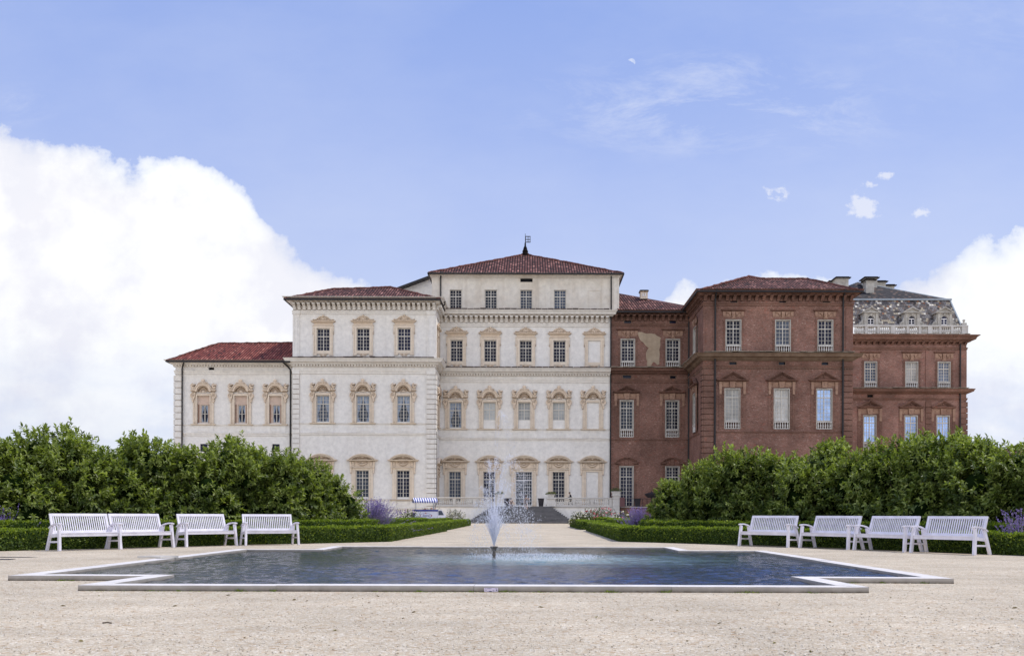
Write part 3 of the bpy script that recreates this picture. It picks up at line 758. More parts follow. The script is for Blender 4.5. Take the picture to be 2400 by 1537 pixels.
e1.x = B.X(686); r1.x = B.X(687)
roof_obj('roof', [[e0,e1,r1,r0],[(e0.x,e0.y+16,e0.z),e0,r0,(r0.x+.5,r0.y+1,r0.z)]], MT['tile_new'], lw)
ridges(lw, [(r0,r1),(e0,r0)])
gutter(lw, [(e0.x, e0.y+10), (e0.x, e0.y), (e1.x, e0.y)], e0.z+.0)
so = MB(); so.box(e0.x+.05, e1.x, 106.25, 107.3, e0.z-.16, e0.z-.03); so.build('soffit', MT['plaster_trim'], lw)
# ---------------------------------------------------------------- white corner pavilion
B = Blk(106.9, 852); wp = building('palace_pavilion', 'white corner pavilion of three storeys with a brownish tiled roof and carved frieze', B, 852)
xl, xr = B.X(687), B.X(1020); k = B.k; holes = []
for cx in (757.5, 851, 947):
    yb = 822.5 - (cx-757.5)*.007
    holes.append(hole(B, cx, yb, 30.5, 52)); window(wp, B, cx, yb, 30.5, 52, 'scroll', 'glass', 4, 2, 4, .65)
for cx in (757, 851, 946):
    holes.append(hole(B, cx, 988.7, 30.5, 62)); window(wp, B, cx, 988.7, 30.5, 62, 'shell', 'glass_grey' , 4, 2, 5, .68, curtain=True)
    ap = MB(); bx_ = lambda a, b, e, f, d: ap.box(B.X(a), B.X(b), B.Y-d, B.Y+.02, B.Z(f), B.Z(e))
    bx_(cx-25, cx+25, 995, 1013, .06); bx_(cx-14, cx+14, 999, 1000.2, .10); bx_(cx-14, cx+14, 1009, 1010.2, .10); bx_(cx-14, cx-12.8, 1000.2, 1009, .10); bx_(cx+12.8, cx+14, 1000.2, 1009, .10)
    ap.build('apron_panel', MT['plaster'], wp)
for cx in (754.5, 850, 945.5):
    holes.append(hole(B, cx, 1165, 30.5, 63.5)); window(wp, B, cx, 1165, 30.5, 63.5, 'seg', 'glass_grey' if cx < 900 else 'glass', 4, 2, 5, .72)
    ap = MB(); bx_ = lambda a, b, e, f, d: ap.box(B.X(a), B.X(b), B.Y-d, B.Y+.02, B.Z(f), B.Z(e))
    bx_(cx-26, cx-16, 1172, 1189, .10); bx_(cx+16, cx+26, 1172, 1189, .10); bx_(cx-13.5, cx+13.5, 1173.5, 1184, .06)
    ap.build('apron_panel', MT['plaster'], wp)
holes.append(vent(wp, B, 801.5, 804, 730, 736.5, 'void'))
w = MB(); wall_mb(w, xl, xr, 0, B.Z(700), B.Y, holes); zt = B.Z(700)
quad(w, (xl,B.Y,0), (xl,B.Y,zt), (xl,B.Y+16,zt), (xl,B.Y+16,0)); quad(w, (xr,B.Y+16,0), (xr,B.Y+16,zt), (xr,B.Y,zt), (xr,B.Y,0))
w.build('wall', MT['plaster'], wp)
path = [(xl, B.Y+14), (xl, B.Y), (xr, B.Y), (xr, B.Y+5.08)]
cornice('cornice', wp, B, path, [(0,712.5),(.45,711.8),(.55,709),(.80,706),(.88,703),(1.05,701),(1.10,699.5),(0,699)], 'plaster_trim')
modillions('carved_frieze', wp, B, B.X(690), B.X(1017), 712.3, 727, 28, 'plaster_trim')
sf = MB(); sf.box(xr-.02, xr+.06, B.Y, B.Y+5.05, B.Z(727), B.Z(712.3))
for i in range(7):
    y = B.Y + .5 + i*.72
    for z0, z1, o in ((0,.25,.15),(.25,.6,.35),(.6,1,.7)): sf.box(xr, xr+o, y-.17, y+.17, B.Z(727)+z0*(B.Z(712.3)-B.Z(727)), B.Z(727)+z1*(B.Z(712.3)-B.Z(727)))
sf.build('frieze_brackets', MT['plaster_trim'], wp)
band('frieze_moulding', wp, B, 0, 0, 728, 736.5, .14, 'plaster_trim', path)
cornice('middle_cornice', wp, B, path, [(0,860),(.10,859.5),(.18,856),(.40,854),(.46,851),(.78,849.5),(.85,846),(.98,842.5),(1.0,841.5),(0,840)], 'plaster_trim')
dentils('dentil_band', wp, B, path, 854.3, 858.6, .32, .34, .2, 'plaster_trim')
tile_edge(wp, path[1:], B.Z(841), 1.0)
band('frieze_moulding', wp, B, 0, 0, 866.5, 876, .14, 'plaster_trim', path)
band('string_course', wp, B, 0, 0, 990.5, 994, .09, 'plaster_trim', path)
band('string_course', wp, B, 0, 0, 1013, 1019, .14, 'plaster_trim', path)
band('string_course', wp, B, 0, 0, 1168, 1172, .14, 'plaster_trim', path)
band('plinth', wp, B, 0, 0, 1189, 1194, .2, 'plaster_trim', path)
for a, b, sd in ((686,702,None),(1000,1020,(xr,1.0,1))):
    quoins(wp, B, a, b, 877, 1166, 25, 'plaster_trim', .16, sd)
    quoins(wp, B, a, b, 1172.5, 1208, 3, 'plaster_trim', .14)
    p = MB(); X0, X1 = B.X(a), B.X(b)
    p.box(X0, X1, B.Y-.08, B.Y+.03, B.Z(839), B.Z(737)); p.box(X0+.22, X1-.22, B.Y-.06, B.Y, B.Z(832), B.Z(742))
    for q0, q1 in ((X0+.18, X0+.23), (X1-.23, X1-.18)): p.box(q0, q1, B.Y-.12, B.Y-.05, B.Z(832), B.Z(742))
    p.box(X0-.05, X1+.05, B.Y-.16, B.Y+.03, B.Z(737), B.Z(728.5)); p.box(X0-.03, X1+.03, B.Y-.15, B.Y+.03, B.Z(877), B.Z(866.5))
    if sd: p.box(xr-.02, xr+.08, B.Y, B.Y+1.0, B.Z(839), B.Z(737))
    p.build('pilaster', MT['plaster'], wp)
e0, e1 = pt(667,699.5,105.7), pt(1031,695.5,105.7); e1.z = e0.z
a0, a1 = pt(776,678,112), pt(915,673.5,112.5)
roof_obj('roof', [[e0,e1,a1],[e0,a1,a0],[(e0.x,e0.y+14,e0.z),e0,a0],[e1,(e1.x,e1.y+8,e1.z),(a1.x+2,a1.y+5,a1.z),a1]], MT['tile'], wp)
ridges(wp, [(e0,a0),(a0,a1),(e1,a1)])
gutter(wp, [(e0.x, e0.y+14), (e0.x, e0.y), (e1.x, e0.y), (e1.x, e0.y+6.2)], e0.z)
so = MB(); so.box(e0.x+.06, e1.x-.06, e0.y+.06, B.Y+5, e0.z-.14, e0.z-.03); so.build('soffit', MT['plaster_trim'], wp)
pipe(wp, [(xr+1.05, B.Y+1.0, B.Z(700)), (xr+1.0, B.Y+1.1, B.Z(708)), (xr+.3, B.Y+1.6, B.Z(716))], .08)
pipe(wp, [(xr+.12, B.Y+.10, B.Z(1010)), (xr+.12, B.Y+.10, B.Z(1166))], .085)
for pyb, w_, h_, kd in ((826,30,50,'scroll'),(992,30,62,'shell'),(1170,30,63,'seg')):   # windows seen edge-on in the side wall
    window(wp, B, 0, 0, w_, h_, kd, 'glass', loc=Vector((xr-.0, B.Y+3.0, B.Z(pyb))), rz=PI/2, blind=True)
# ---------------------------------------------------------------- white central block
B = Blk(112.0, 1230); cb = building('palace_block', 'tall white central block with attic storey, pyramid roof and a flag vane on top', B, 1230)
xl, xr = B.X(1031), B.X(1430); k = B.k; holes = []
def apron(cx, hw=25):
    ap = MB(); f_ = lambda a, b, e, f, d: ap.box(B.X(a), B.X(b), B.Y-d, B.Y+.02, B.Z(f), B.Z(e))
    f_(cx-hw, cx+hw, 1008, 1025, .06); f_(cx-13.5, cx+13.5, 1011, 1012, .10); f_(cx-13.5, cx+13.5, 1020.5, 1021.5, .10); f_(cx-13.5, cx-12.5, 1012, 1020.5, .10); f_(cx+12.5, cx+13.5, 1012, 1020.5, .10)
    ap.build('apron_panel', MT['plaster'], cb)
for cx in (1070, 1149, 1232, 1311, 1392.5):
    bl = cx > 1390; yb = 847.5 + (cx-1070)*.004
    if not bl: holes.append(hole(B, cx, yb, 29, 50))
    window(cb, B, cx, yb, 29, 50, 'scroll', 'glass', 4, 2, 4, .65, blind=bl)
for i, cx in enumerate((1068, 1147.5, 1229, 1310, 1390)):
    bl = i == 4
    if not bl: holes.append(hole(B, cx, 1002.5, 28.5, 59.5))
    if i == 0: window(cb, B, cx, 1002.5, 28.5, 59.5, 'shell', 'glass_grey', 4, 2, 5, .68, curtain=True)
    else:
        window(cb, B, cx, 1002.5, 28.5, 59.5, 'shell', blind=True)
        if not bl:
            L = Vector((B.X(cx), B.Y, B.Z(984.5)))
            key = ('short_sash',)
            if key not in CACHE:
                CACHE[key] = sash_mb(28.5, 41.5, 4, 2, 3, .58, k).mesh('sash', MT['frame'])
                p = MB(); a = 14.25*k; quad(p, (-a,.185,0), (a,.185,0), (a,.185,41.5*k), (-a,.185,41.5*k)); CACHE['short_pane'] = p.mesh('pane', MT['glass_blind'])
                p = MB(); p.box(-a, a, .05, .2, -18*k, 0); CACHE['short_panel'] = p.mesh('panel', MT['plaster'])
            so = link('shuttered_sash', CACHE[key], cb, L); link('pane', CACHE['short_pane'], so); link('panel', CACHE['short_panel'], so)
    apron(cx)
for i, cx in enumerate((1067, 1147.5, 1228.5, 1310, 1388.5)):
    bl = i == 4; dr = i == 2; w_ = 39 if dr else 28.5; yb = 1185 if dr else 1176; h_ = 1185-1105 if dr else 71
    if not bl: holes.append(hole(B, cx, yb, w_, h_))
    if dr:
        r = window(cb, B, cx, yb, w_, h_, 'seg', 'glass_grey', 8, 3, 7, .75, hw=36, frame='frame_w'); r.name = 'door'
    else: window(cb, B, cx, yb, w_, h_, 'seg', 'glass_grey' if i == 0 else 'glass', 4, 2, 6, .74, blind=bl, hw=31.5)
w = MB(); wall_mb(w, xl-.6, xr, 0, B.Z(735), B.Y, holes); w.build('wall', MT['plaster'], cb)
xa = B.X(1427)
path = [(xl-.3, B.Y), (xa, B.Y), (xa, B.Y+.6)]
cornice('cornice', cb, B, path, [(0,743),(.45,742),(.52,740),(.78,738.5),(.84,734.5),(.98,731),(1.02,729.3),(0,728)], 'plaster_trim')
modillions('carved_frieze', cb, B, B.X(1034), B.X(1422), 742.5, 756.5, 33, 'plaster_trim')
tile_edge(cb, path[:2], B.Z(728.8), 1.0)
path = [(xl-.3, B.Y), (xr, B.Y)]
band('frieze_moulding', cb, B, 0, 0, 758.5, 766, .14, 'plaster_trim', path)
cornice('middle_cornice', cb, B, path, [(0,881.5),(.10,881),(.18,878),(.40,876),(.46,873.5),(.76,872),(.84,868.5),(.98,865.5),(1.0,864.5),(0,863)], 'plaster_trim')
dentils('dentil_band', cb, B, path, 876, 880.4, .32, .34, .2, 'plaster_trim')
tile_edge(cb, path, B.Z(864), 1.0)
band('frieze_moulding', cb, B, 0, 0, 887.5, 896, .14, 'plaster_trim', path)
band('string_course', cb, B, 0, 0, 1004, 1007.5, .09, 'plaster_trim', path)
band('string_course', cb, B, 0, 0, 1025.5, 1031, .14, 'plaster_trim', path)
# attic storey
A = Blk(112.5, 1230); A.k = 112.5/F; ax0, ax1 = A.X(1011.5), A.X(1450); holes = []
for i, cx in enumerate((1067.5, 1150, 1232.8, 1312)):
    holes.append(hole(A, cx, 723.3, 28.5, 43.8)); window(cb, A, cx, 723.3, 28.5, 43.8, 'plain', 'glass' if i == 0 else 'glass_grey', 4, 2, 4, .64)
bp = MB(); bp.box(A.X(1378), A.X(1408.5), A.Y-.05, A.Y+.02, A.Z(680.5), A.Z(679)); bp.box(A.X(1378), A.X(1379.2), A.Y-.05, A.Y+.02, A.Z(720), A.Z(680.5)); bp.box(A.X(1407.3), A.X(1408.5), A.Y-.05, A.Y+.02, A.Z(720), A.Z(680.5)); bp.build('blind_panel', MT['plaster_old'], cb)
holes.append(vent(cb, A, 1219, 1247.5, 652.5, 661, 'void', 'plaster_old'))
w = MB(); wall_mb(w, ax0, ax1, A.Z(760), A.Z(640), A.Y, holes)
for x in (ax0, ax1): w.add([(x,A.Y,A.Z(760)),(x,A.Y,A.Z(640)),(x,A.Y+18,A.Z(640)),(x,A.Y+18,A.Z(760))], [(0,1,2,3)])
w.box(ax0, ax1, A.Y+.4, A.Y+18, A.Z(768), A.Z(761)); w.build('attic_wall', MT['plaster_old'], cb)
path = [(ax0, A.Y+18), (ax0, A.Y), (ax1, A.Y), (ax1, A.Y+18)]
cornice('attic_cornice', cb, A, path, [(0,651.5),(.10,650.5),(.16,648.5),(.28,647),(.36,643.5),(.45,641),(0,640)], 'plaster_old')
for a, b in ((1012,1028),(1434,1450)):
    p = MB(); p.box(A.X(a)-.02, A.X(b)+.02, A.Y-.10, A.Y+.05, A.Z(728), A.Z(651)); p.box(A.X(a)+.2, A.X(b)-.2, A.Y-.14, A.Y-.05, A.Z(728), A.Z(656)); p.build('pilaster', MT['plaster_old'], cb)
e0, e1 = pt(1004,639,111.9), pt(1461,639,111.9); e1.z = e0.z; ap_ = pt(1231,596.5,122.5)
bk = 21
roof_obj('roof', [[e0,e1,ap_],[(e0.x,e0.y+bk,e0.z),e0,ap_],[e1,(e1.x,e1.y+bk,e1.z),ap_],[(e1.x,e1.y+bk,e1.z),(e0.x,e0.y+bk,e0.z),ap_]], MT['tile'], cb)
ridges(cb, [(e0,ap_),(e1,ap_)])
gutter(cb, [(e0.x, e0.y+bk), (e0.x, e0.y), (e1.x, e0.y), (e1.x, e0.y+bk)], e0.z)
so = MB(); so.box(e0.x+.06, e1.x-.06, e0.y+.06, e0.y+bk, e0.z-.15, e0.z-.03); so.build('soffit', MT['plaster_old'], cb)
pipe(cb, [(A.X(1032.5), A.Y-.45, A.Z(640)), (A.X(1032.5), A.Y-.2, A.Z(646)), (A.X(1032.5), A.Y-.2, A.Z(696))], .085)
pipe(cb, [(A.X(1431.5), A.Y-.45, A.Z(640)), (A.X(1431.5), A.Y-.2, A.Z(646)), (A.X(1431.5), A.Y-.2, A.Z(727))], .085)
pipe(cb, [(B.X(1431), B.Y-.25, B.Z(727)), (B.X(1430.5), B.Y-.25, 1.9)], .09)
fm = MB(); c = ap_; kk = 122.5/F
fm.lathe([(.62,-.5),(.55,.1),(.34,.25),(.42,.42),(.30,.62),(.24,.9),(.12,1.15),(.09,1.6)], (c.x, c.y, c.z), 8); fn = fm.build('finial', MT['tile'], cb)
mm = MB(); mm.tube([(c.x,c.y,c.z+.9),(c.x,c.y,c.z+2.85)], [.05,.03], 5); mm.build('mast', MT['dark_metal'], fn)
vm = MB(); X0 = c.x
for z in (2.45, 2.05, 1.68): vm.box(X0, X0+.72, c.y-.02, c.y+.02, c.z+z-.05, c.z+z+.06)
for x in (.04, .38, .66): vm.box(X0+x-.03, X0+x+.04, c.y-.018, c.y+.018, c.z+1.66, c.z+2.5)
vm.build('flag_vane', MT['dark_metal'], fn)
# lower roofed range seen behind the attic's left side
w = MB(); G = Blk(121, 980); g0, g1, g2 = pt(930,680,121), pt(1012,648,121), pt(1012,700,121)
w.add([tuple(pt(900,720,121)), tuple(pt(905,690,121)), tuple(g1), tuple(pt(1014,720,121))], [(0,3,2,1)]); w.build('rear_gable_wall', MT['plaster'], cb)
r = MB(); r.bar(pt(900,690.5,120.7), pt(1012,649,120.7), 1.4, .24); r.build('rear_roof_edge', MT['dark_metal'], cb)
# ---------------------------------------------------------------- brick block between white block and brick pavilion
B = Blk(112.02, 1520); bb = building('brick_block', 'dark brick block between white facade and projecting brick pavilion, with bare plaster patch', B, 1520)
xl, xr = B.X(1430), B.X(1617); k = B.k; holes = []
for cx in (1471.2, 1576.7):
    holes.append(hole(B, cx, 846, 30, 50, -17)); window(bb, B, cx, 846, 30, 50, 'bflat', 'glass' , 4, 2, 4, .64, zb=-17)
for cx in (1469, 1575.5):
    holes.append(hole(B, cx, 1005.5, 29, 66, -19)); window(bb, B, cx, 1005.5, 29, 66, 'bped', 'glass_grey' if cx < 1500 else 'glass', 4, 2, 6, .74, zb=-19, hw=30, rise=15)
for cx in (1469, 1576.5):
    holes.append(hole(B, cx, 1186, 29.5, 92)); window(bb, B, cx, 1186, 29.5, 92, 'bseg', 'glass', 4, 3, 8, .75, hw=28)
for x0, x1, y0, y1 in ((1462.5,1479,745.5,761.5),(1569,1584,745.5,761),(1460,1479,879.5,886.5),(1570.5,1583.5,880.5,886.5)):
    holes.append(vent(bb, B, x0, x1, y0, y1, 'glass', 'lichen'))
w = MB(); wall_mb(w, xl, xr, 0, B.Z(729), B.Y, holes); w.build('wall', MT['brick'], bb)
path = [(xl+.02, B.Y), (xr, B.Y)]
cornice('cornice', bb, B, [(B.X(1439), B.Y), (xr, B.Y)], [(0,741),(.42,740),(.48,737),(.75,735.5),(.84,732),(.95,729.5),(0,728.5)], 'brick_trim')
modillions('bracket_frieze', bb, B, B.X(1443), B.X(1608), 740, 752, 12, 'brick_trim', False)
band('frieze_moulding', bb, B, 0, 0, 757.5, 764.5, .14, 'brick_trim', path)
cornice('middle_cornice', bb, B, path, [(0,878),(.10,877),(.34,874.5),(.42,871.5),(.74,870.5),(.82,867),(.98,864.5),(0,863)], 'brick_trim')
tile_edge(bb, path, B.Z(864), .98, 'tile_edge_b')
band('frieze_moulding', bb, B, 0, 0, 888.5, 896.5, .14, 'brick_trim', path)
band('string_course', bb, B, 0, 0, 1028.5, 1032, .09, 'brick_trim', path)
pp = [(285,265),(330,262),(380,280),(430,276),(470,284),(500,305),(535,322),(528,360),(532,400),(520,445),(524,500),(519,560),(522,600),(500,612),(476,585),(455,578),(436,612),(400,642),(386,606),(392,575),(381,540),(378,490),(392,452),(408,432),(378,410),(352,374),(318,350),(300,310)]
p = MB(); p.prism([(B.X(1430+a/4.52), B.Z(720+b/4.52)) for a, b in pp], B.Y-.035, B.Y+.02); p.build('plaster_patch', MT['render_patch'], bb)
e0, e1 = pt(1446,729,111.0), pt(1640,729,111.0); e1.z = e0.z
roof_obj('roof', [[e0,e1,pt(1640,718,115),pt(1606,715.5,116),pt(1449,687,121)]], MT['tile'], bb)
gutter(bb, [(e0.x, e0.y), (e1.x-1.5, e0.y)], e0.z)
ch = MB(); C0 = Blk(117.5, 1508); ch.box(C0.X(1499.5), C0.X(1516.5), 117, 118, C0.Z(702), C0.Z(686)); ch.box(C0.X(1498.5), C0.X(1517.5), 116.9, 118.1, C0.Z(685.9), C0.Z(684.5))
cho = ch.build('chimney', MT['cream'], bb); ch = MB(); ch.box(C0.X(1497.5), C0.X(1518.5), 116.8, 118.2, C0.Z(684.4), C0.Z(682.8)); ch.prism_z([(C0.X(1499),117),(C0.X(1517),117),(C0.X(1517),118),(C0.X(1499),118)], C0.Z(682.7), C0.Z(681.3)); ch.build('cap', MT['tile'], cho)
ch = MB()
for i in (-1, 1): ch.box(C0.X(1508+i*2.6-1.5), C0.X(1508+i*2.6+1.5), 116.96, 116.99, C0.Z(697), C0.Z(689))
ch.build('flue_opening', MT['frame_w'], cho)
pipe(bb, [(B.X(1613.5), B.Y-.25, B.Z(732)), (B.X(1613.5), B.Y-.25, 1.9)], .11)
# ---------------------------------------------------------------- brick pavilion
B = Blk(102.9, 1825); bp_ = building('brick_pavilion', 'large projecting brick pavilion with red hipped roof, bracketed eaves and white window balusters', B, 1825)
xl, xr = B.X(1648), B.X(1998); k = B.k; holes = []
panes = (('glass','glass_grey','glass'),('glass_pale','glass_pale','glass_sky'))
for i, cx in enumerate((1718.5, 1834.5, 1934)):
    holes.append(hole(B, cx, 808, 33, 57, -19)); window(bp_, B, cx, 808, 33, 57, 'bflat', ('glass','glass_curt','glass')[i], 4, 2, 4, .66, zb=-19)
for i, cx in enumerate((1716.5, 1832, 1932)):
    holes.append(hole(B, cx, 986, 33.5, 74, -20)); window(bp_, B, cx, 986, 33.5, 74, 'bped', panes[1][i], 4, 2, 6, .74, zb=-20, hw=36)
for x0, x1, y0, y1 in ((1711,1727.5,697,709),(1826,1842,697,709),(1927.5,1945,697.5,708),(1709.5,1726,848.5,854.5),(1825,1840,848,855),(1926,1941,848.5,855)):
    holes.append(vent(bp_, B, x0, x1, y0, y1, 'glass', 'lichen'))
w = MB(); zt = B.Z(680); wall_mb(w, xl, xr, 0, zt, B.Y, holes)
quad(w, (xl,B.Y,0), (xl,B.Y,zt), (xl,B.Y+12,zt), (xl,B.Y+12,0)); quad(w, (xr,B.Y+18,0), (xr,B.Y+18,zt), (xr,B.Y,zt), (xr,B.Y,0)); w.build('wall', MT['brick'], bp_)
path = [(xl, B.Y+9.2), (xl, B.Y), (xr, B.Y), (xr, B.Y+14)]
cornice('cornice', bp_, B, path, [(0,695),(.45,694),(.52,691),(.82,689),(.9,685),(1.02,681.5),(0,680.5)], 'brick_trim')
modillions('bracket_frieze', bp_, B, B.X(1652), B.X(1994), 693.5, 706, 20, 'brick_trim', False, out=.6)
sf = MB(); sf.box(xl-.05, xl+.02, B.Y, B.Y+9.1, B.Z(706), B.Z(693.5))
for i in range(11):
    y = B.Y + .4 + i*.8
    for z0, z1, o in ((0,.3,.12),(.3,.65,.32),(.65,1,.6)): sf.box(xl-o, xl, y-.15, y+.15, B.Z(706)+z0*(B.Z(693.5)-B.Z(706)), B.Z(706)+z1*(B.Z(693.5)-B.Z(706)))
sf.build('side_brackets', MT['brick_trim'], bp_)
band('frieze_moulding', bp_, B, 0, 0, 709.5, 717, .16, 'brick_trim', path)
cornice('middle_cornice', bp_, B, path, [(0,846),(.12,845),(.30,842),(.42,839),(.80,837.5),(.88,833.5),(1.02,830),(0,828)], 'lichen')
tile_edge(bp_, path, B.Z(829), 1.04, 'tile_edge_b')
band('frieze_moulding', bp_, B, 0, 0, 855.5, 863, .16, 'brick_trim', path)
dentils('dentil_band', bp_, B, path, 863, 864.6, .08, .34, .18, 'lichen')
band('string_course', bp_, B, 0, 0, 1010.5, 1014, .10, 'brick_trim', path)
for a, b, sd in ((1648,1673,(xl,1.2,-1)),(1976,1998,None)):
    quoins(bp_, B, a, b, 865, 1206, 26, 'brick_trim', .15, sd)
    p = MB(); p.box(B.X(a)-.02, B.X(b)+.02, B.Y-.09, B.Y+.03, B.Z(827), B.Z(718)); p.box(B.X(a)+.25, B.X(b)-.25, B.Y-.13, B.Y-.05, B.Z(822), B.Z(723)); p.build('pilaster', MT['brick'], bp_)
for x in (1675, 1974): pipe(bp_, [(B.X(x), B.Y-1.0, B.Z(683)), (B.X(x), B.Y-.6, B.Z(693)), (B.X(x), B.Y-.25, B.Z(700)), (B.X(x), B.Y-.22, B.Z(827))], .10); pipe(bp_, [(B.X(x), B.Y-.22, B.Z(842)), (B.X(x), B.Y-.22, 0)], .11)
e0, e1 = pt(1635,680.5,101.75), pt(2021,680.5,101.75); e1.z = e0.z
apx, q1, q2 = pt(1755,648,109), pt(1792,654,109.2), pt(1892,654,109.4)
roof_obj('roof', [[e0,e1,q2,q1],[e0,q1,apx],[(e0.x,e0.y+12,e0.z),e0,apx,(apx.x,apx.y+6,apx.z)],[e1,(e1.x,e1.y+14,e1.z),(q2.x+1.5,q2.y+6,q2.z),q2]], MT['tile'], bp_)
ridges(bp_, [(e0,apx),(apx,q1),(q1,q2),(e1,q2)])
gutter(bp_, [(e0.x, e0.y+9.4), (e0.x, e0.y), (e1.x, e0.y), (e1.x, e0.y+14)], e0.z)
so = MB(); so.box(e0.x+.06, e1.x-.06, e0.y+.06, e0.y+10, e0.z-.15, e0.z-.03); so.build('soffit', MT['brick_trim'], bp_)
for pyb, w_, h_, kd, kw in ((808,33,57,'bflat',{}),(986,33.5,74,'bped',{'hw':36})):
    window(bp_, B, 0, 0, w_, h_, kd, 'glass_grey', loc=Vector((xl-.19, B.Y+4.4, B.Z(pyb))), rz=-PI/2, **kw)
# ---------------------------------------------------------------- mansard-roofed brick building
B = Blk(126.0, 2140); mb_ = building('mansard_building', 'brick building at right end with patterned mansard roof, stone dormers and roof balustrade', B, 2140)
xl, xr = B.X(1960), B.X(2265); k = B.k; holes = []
for i, cx in enumerate((2040.5, 2136.5, 2212.5)):
    holes.append(hole(B, cx, 894, 26.5, 45, -14.5)); window(mb_, B, cx, 894, 26.5, 45, 'bflat', ('glass_curt','glass_pale','glass_curt')[i], 4, 2, 4, .66, zb=-14.5)
for i, cx in enumerate((2038.7, 2135.5, 2210.5)):
    holes.append(hole(B, cx, 1036, 27, 61, -16)); window(mb_, B, cx, 1036, 27, 61, 'bped', 'glass_sky', 4, 2, 6, .74, zb=-16, hw=28.5, rise=15.5)
holes.append(vent(mb_, B, 2033, 2046, 925, 931, 'void', 'brick_trim'))
w = MB(); zt = B.Z(788); wall_mb(w, xl, xr, 0, zt, B.Y, holes); quad(w, (xr,B.Y+16,0), (xr,B.Y+16,zt), (xr,B.Y,zt), (xr,B.Y,0)); w.build('wall', MT['brick_far'], mb_)
path = [(xl, B.Y), (xr, B.Y), (xr, B.Y+16)]
cornice('cornice', mb_, B, path, [(0,803),(.42,801.5),(.5,799),(.9,797.5),(1.0,793),(1.35,788.5),(1.3,787.5),(0,786.5)], 'brick_trim')
tile_edge(mb_, path, B.Z(787.3), 1.2, 'tile_edge_b')
modillions('bracket_frieze', mb_, B, B.X(1990), B.X(2262), 801, 808, 19, 'brick_trim', False, out=.5)
band('frieze_moulding', mb_, B, 0, 0, 814, 820, .14, 'brick_trim', path)
cornice('middle_cornice', mb_, B, path, [(0,924),(.12,922.5),(.4,920.5),(.72,918),(.8,914.5),(.9,912),(0,910.5)], 'brick_trim')
tile_edge(mb_, path, B.Z(911.5), .9, 'tile_edge_b')
band('frieze_moulding', mb_, B, 0, 0, 932, 938, .14, 'brick_trim', path)
quoins(mb_, B, 2251, 2265, 940, 1206, 20, 'brick_trim', .14, (xr, 1, 1)); quoins(mb_, B, 2169, 2183, 940, 1206, 20, 'brick_trim', .12)
for a, b in ((2169,2183),(2251,2265)):
    p = MB(); p.box(B.X(a), B.X(b), B.Y-.09, B.Y+.03, B.Z(909), B.Z(822)); p.build('pilaster', MT['brick_far'], mb_)
pipe(mb_, [(B.X(2249), B.Y-.2, B.Z(803)), (B.X(2249), B.Y-.2, 0)], .10)
# roof balustrade
rb = MB(); y0 = B.Y-.25; X = B.X
rb.box(X(1985), X(2266), y0-.12, y0+.30, B.Z(787), B.Z(784)); rb.box(X(1985), X(2266), y0-.14, y0+.32, B.Z(766.3), B.Z(763))
for a, b in ((2025,2031),(2053.5,2059),(2085,2095),(2122,2128),(2150.5,2156),(2172,2182),(2198.5,2203.5),(2226,2231.5),(2251,2266)):
    rb.box(X(a), X(b), y0-.10, y0+.28, B.Z(784), B.Z(766.3))
ro = rb.build('roof_balustrade', MT['stone'], mb_)
q = MB(); q.lathe(balus_prof(B.Z(766.3)-B.Z(784), .16), (0,0,0), 7); bal_m = q.mesh('baluster', MT['stone'])
spans = ((2001,2025,6),(2031,2053.5,5),(2059,2085,6),(2095,2122,6),(2128,2150.5,5),(2156,2172,4),(2182,2198.5,4),(2203.5,2226,5),(2231.5,2251,5))
for a, b, n in spans:
    for i in range(n): link('baluster', bal_m, ro, (X(a+(b-a)*(i+.5)/n), y0+.1, B.Z(784)))
q = MB(); q.box(X(2252), X(2263), y0-.05, y0+.3, B.Z(763), B.Z(757)); q.ball((X(2257.5), y0+.12, B.Z(751.5)), .2, 8, 6); q.lathe([(.12,0),(.06,.3)], (X(2257.5), y0+.12, B.Z(757)), 6); q.build('ball_finial', MT['stone_old'], mb_)
# mansard slopes
m0, m1 = pt(1975,764,127.0), pt(2253,764,127.0); t0, t1 = pt(1975,702.5,129.4), pt(2226,702.5,129.4)
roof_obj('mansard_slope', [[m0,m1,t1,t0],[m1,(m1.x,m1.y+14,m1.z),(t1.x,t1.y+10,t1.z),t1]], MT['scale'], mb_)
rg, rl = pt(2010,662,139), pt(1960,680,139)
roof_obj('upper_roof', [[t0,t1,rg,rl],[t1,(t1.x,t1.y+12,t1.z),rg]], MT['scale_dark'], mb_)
fl = MB(); fl.bar((t0.x,t0.y-.1,t0.z), (t1.x+.2,t1.y-.1,t1.z), .3, .22); fl.tube([t1, rg], .11, 5); fl.tube([m1, t1], .13, 5); fl.tube([rg, pt(1985,672,139)], .12, 5); fl.build('lead_ridge', MT['lead'], mb_)
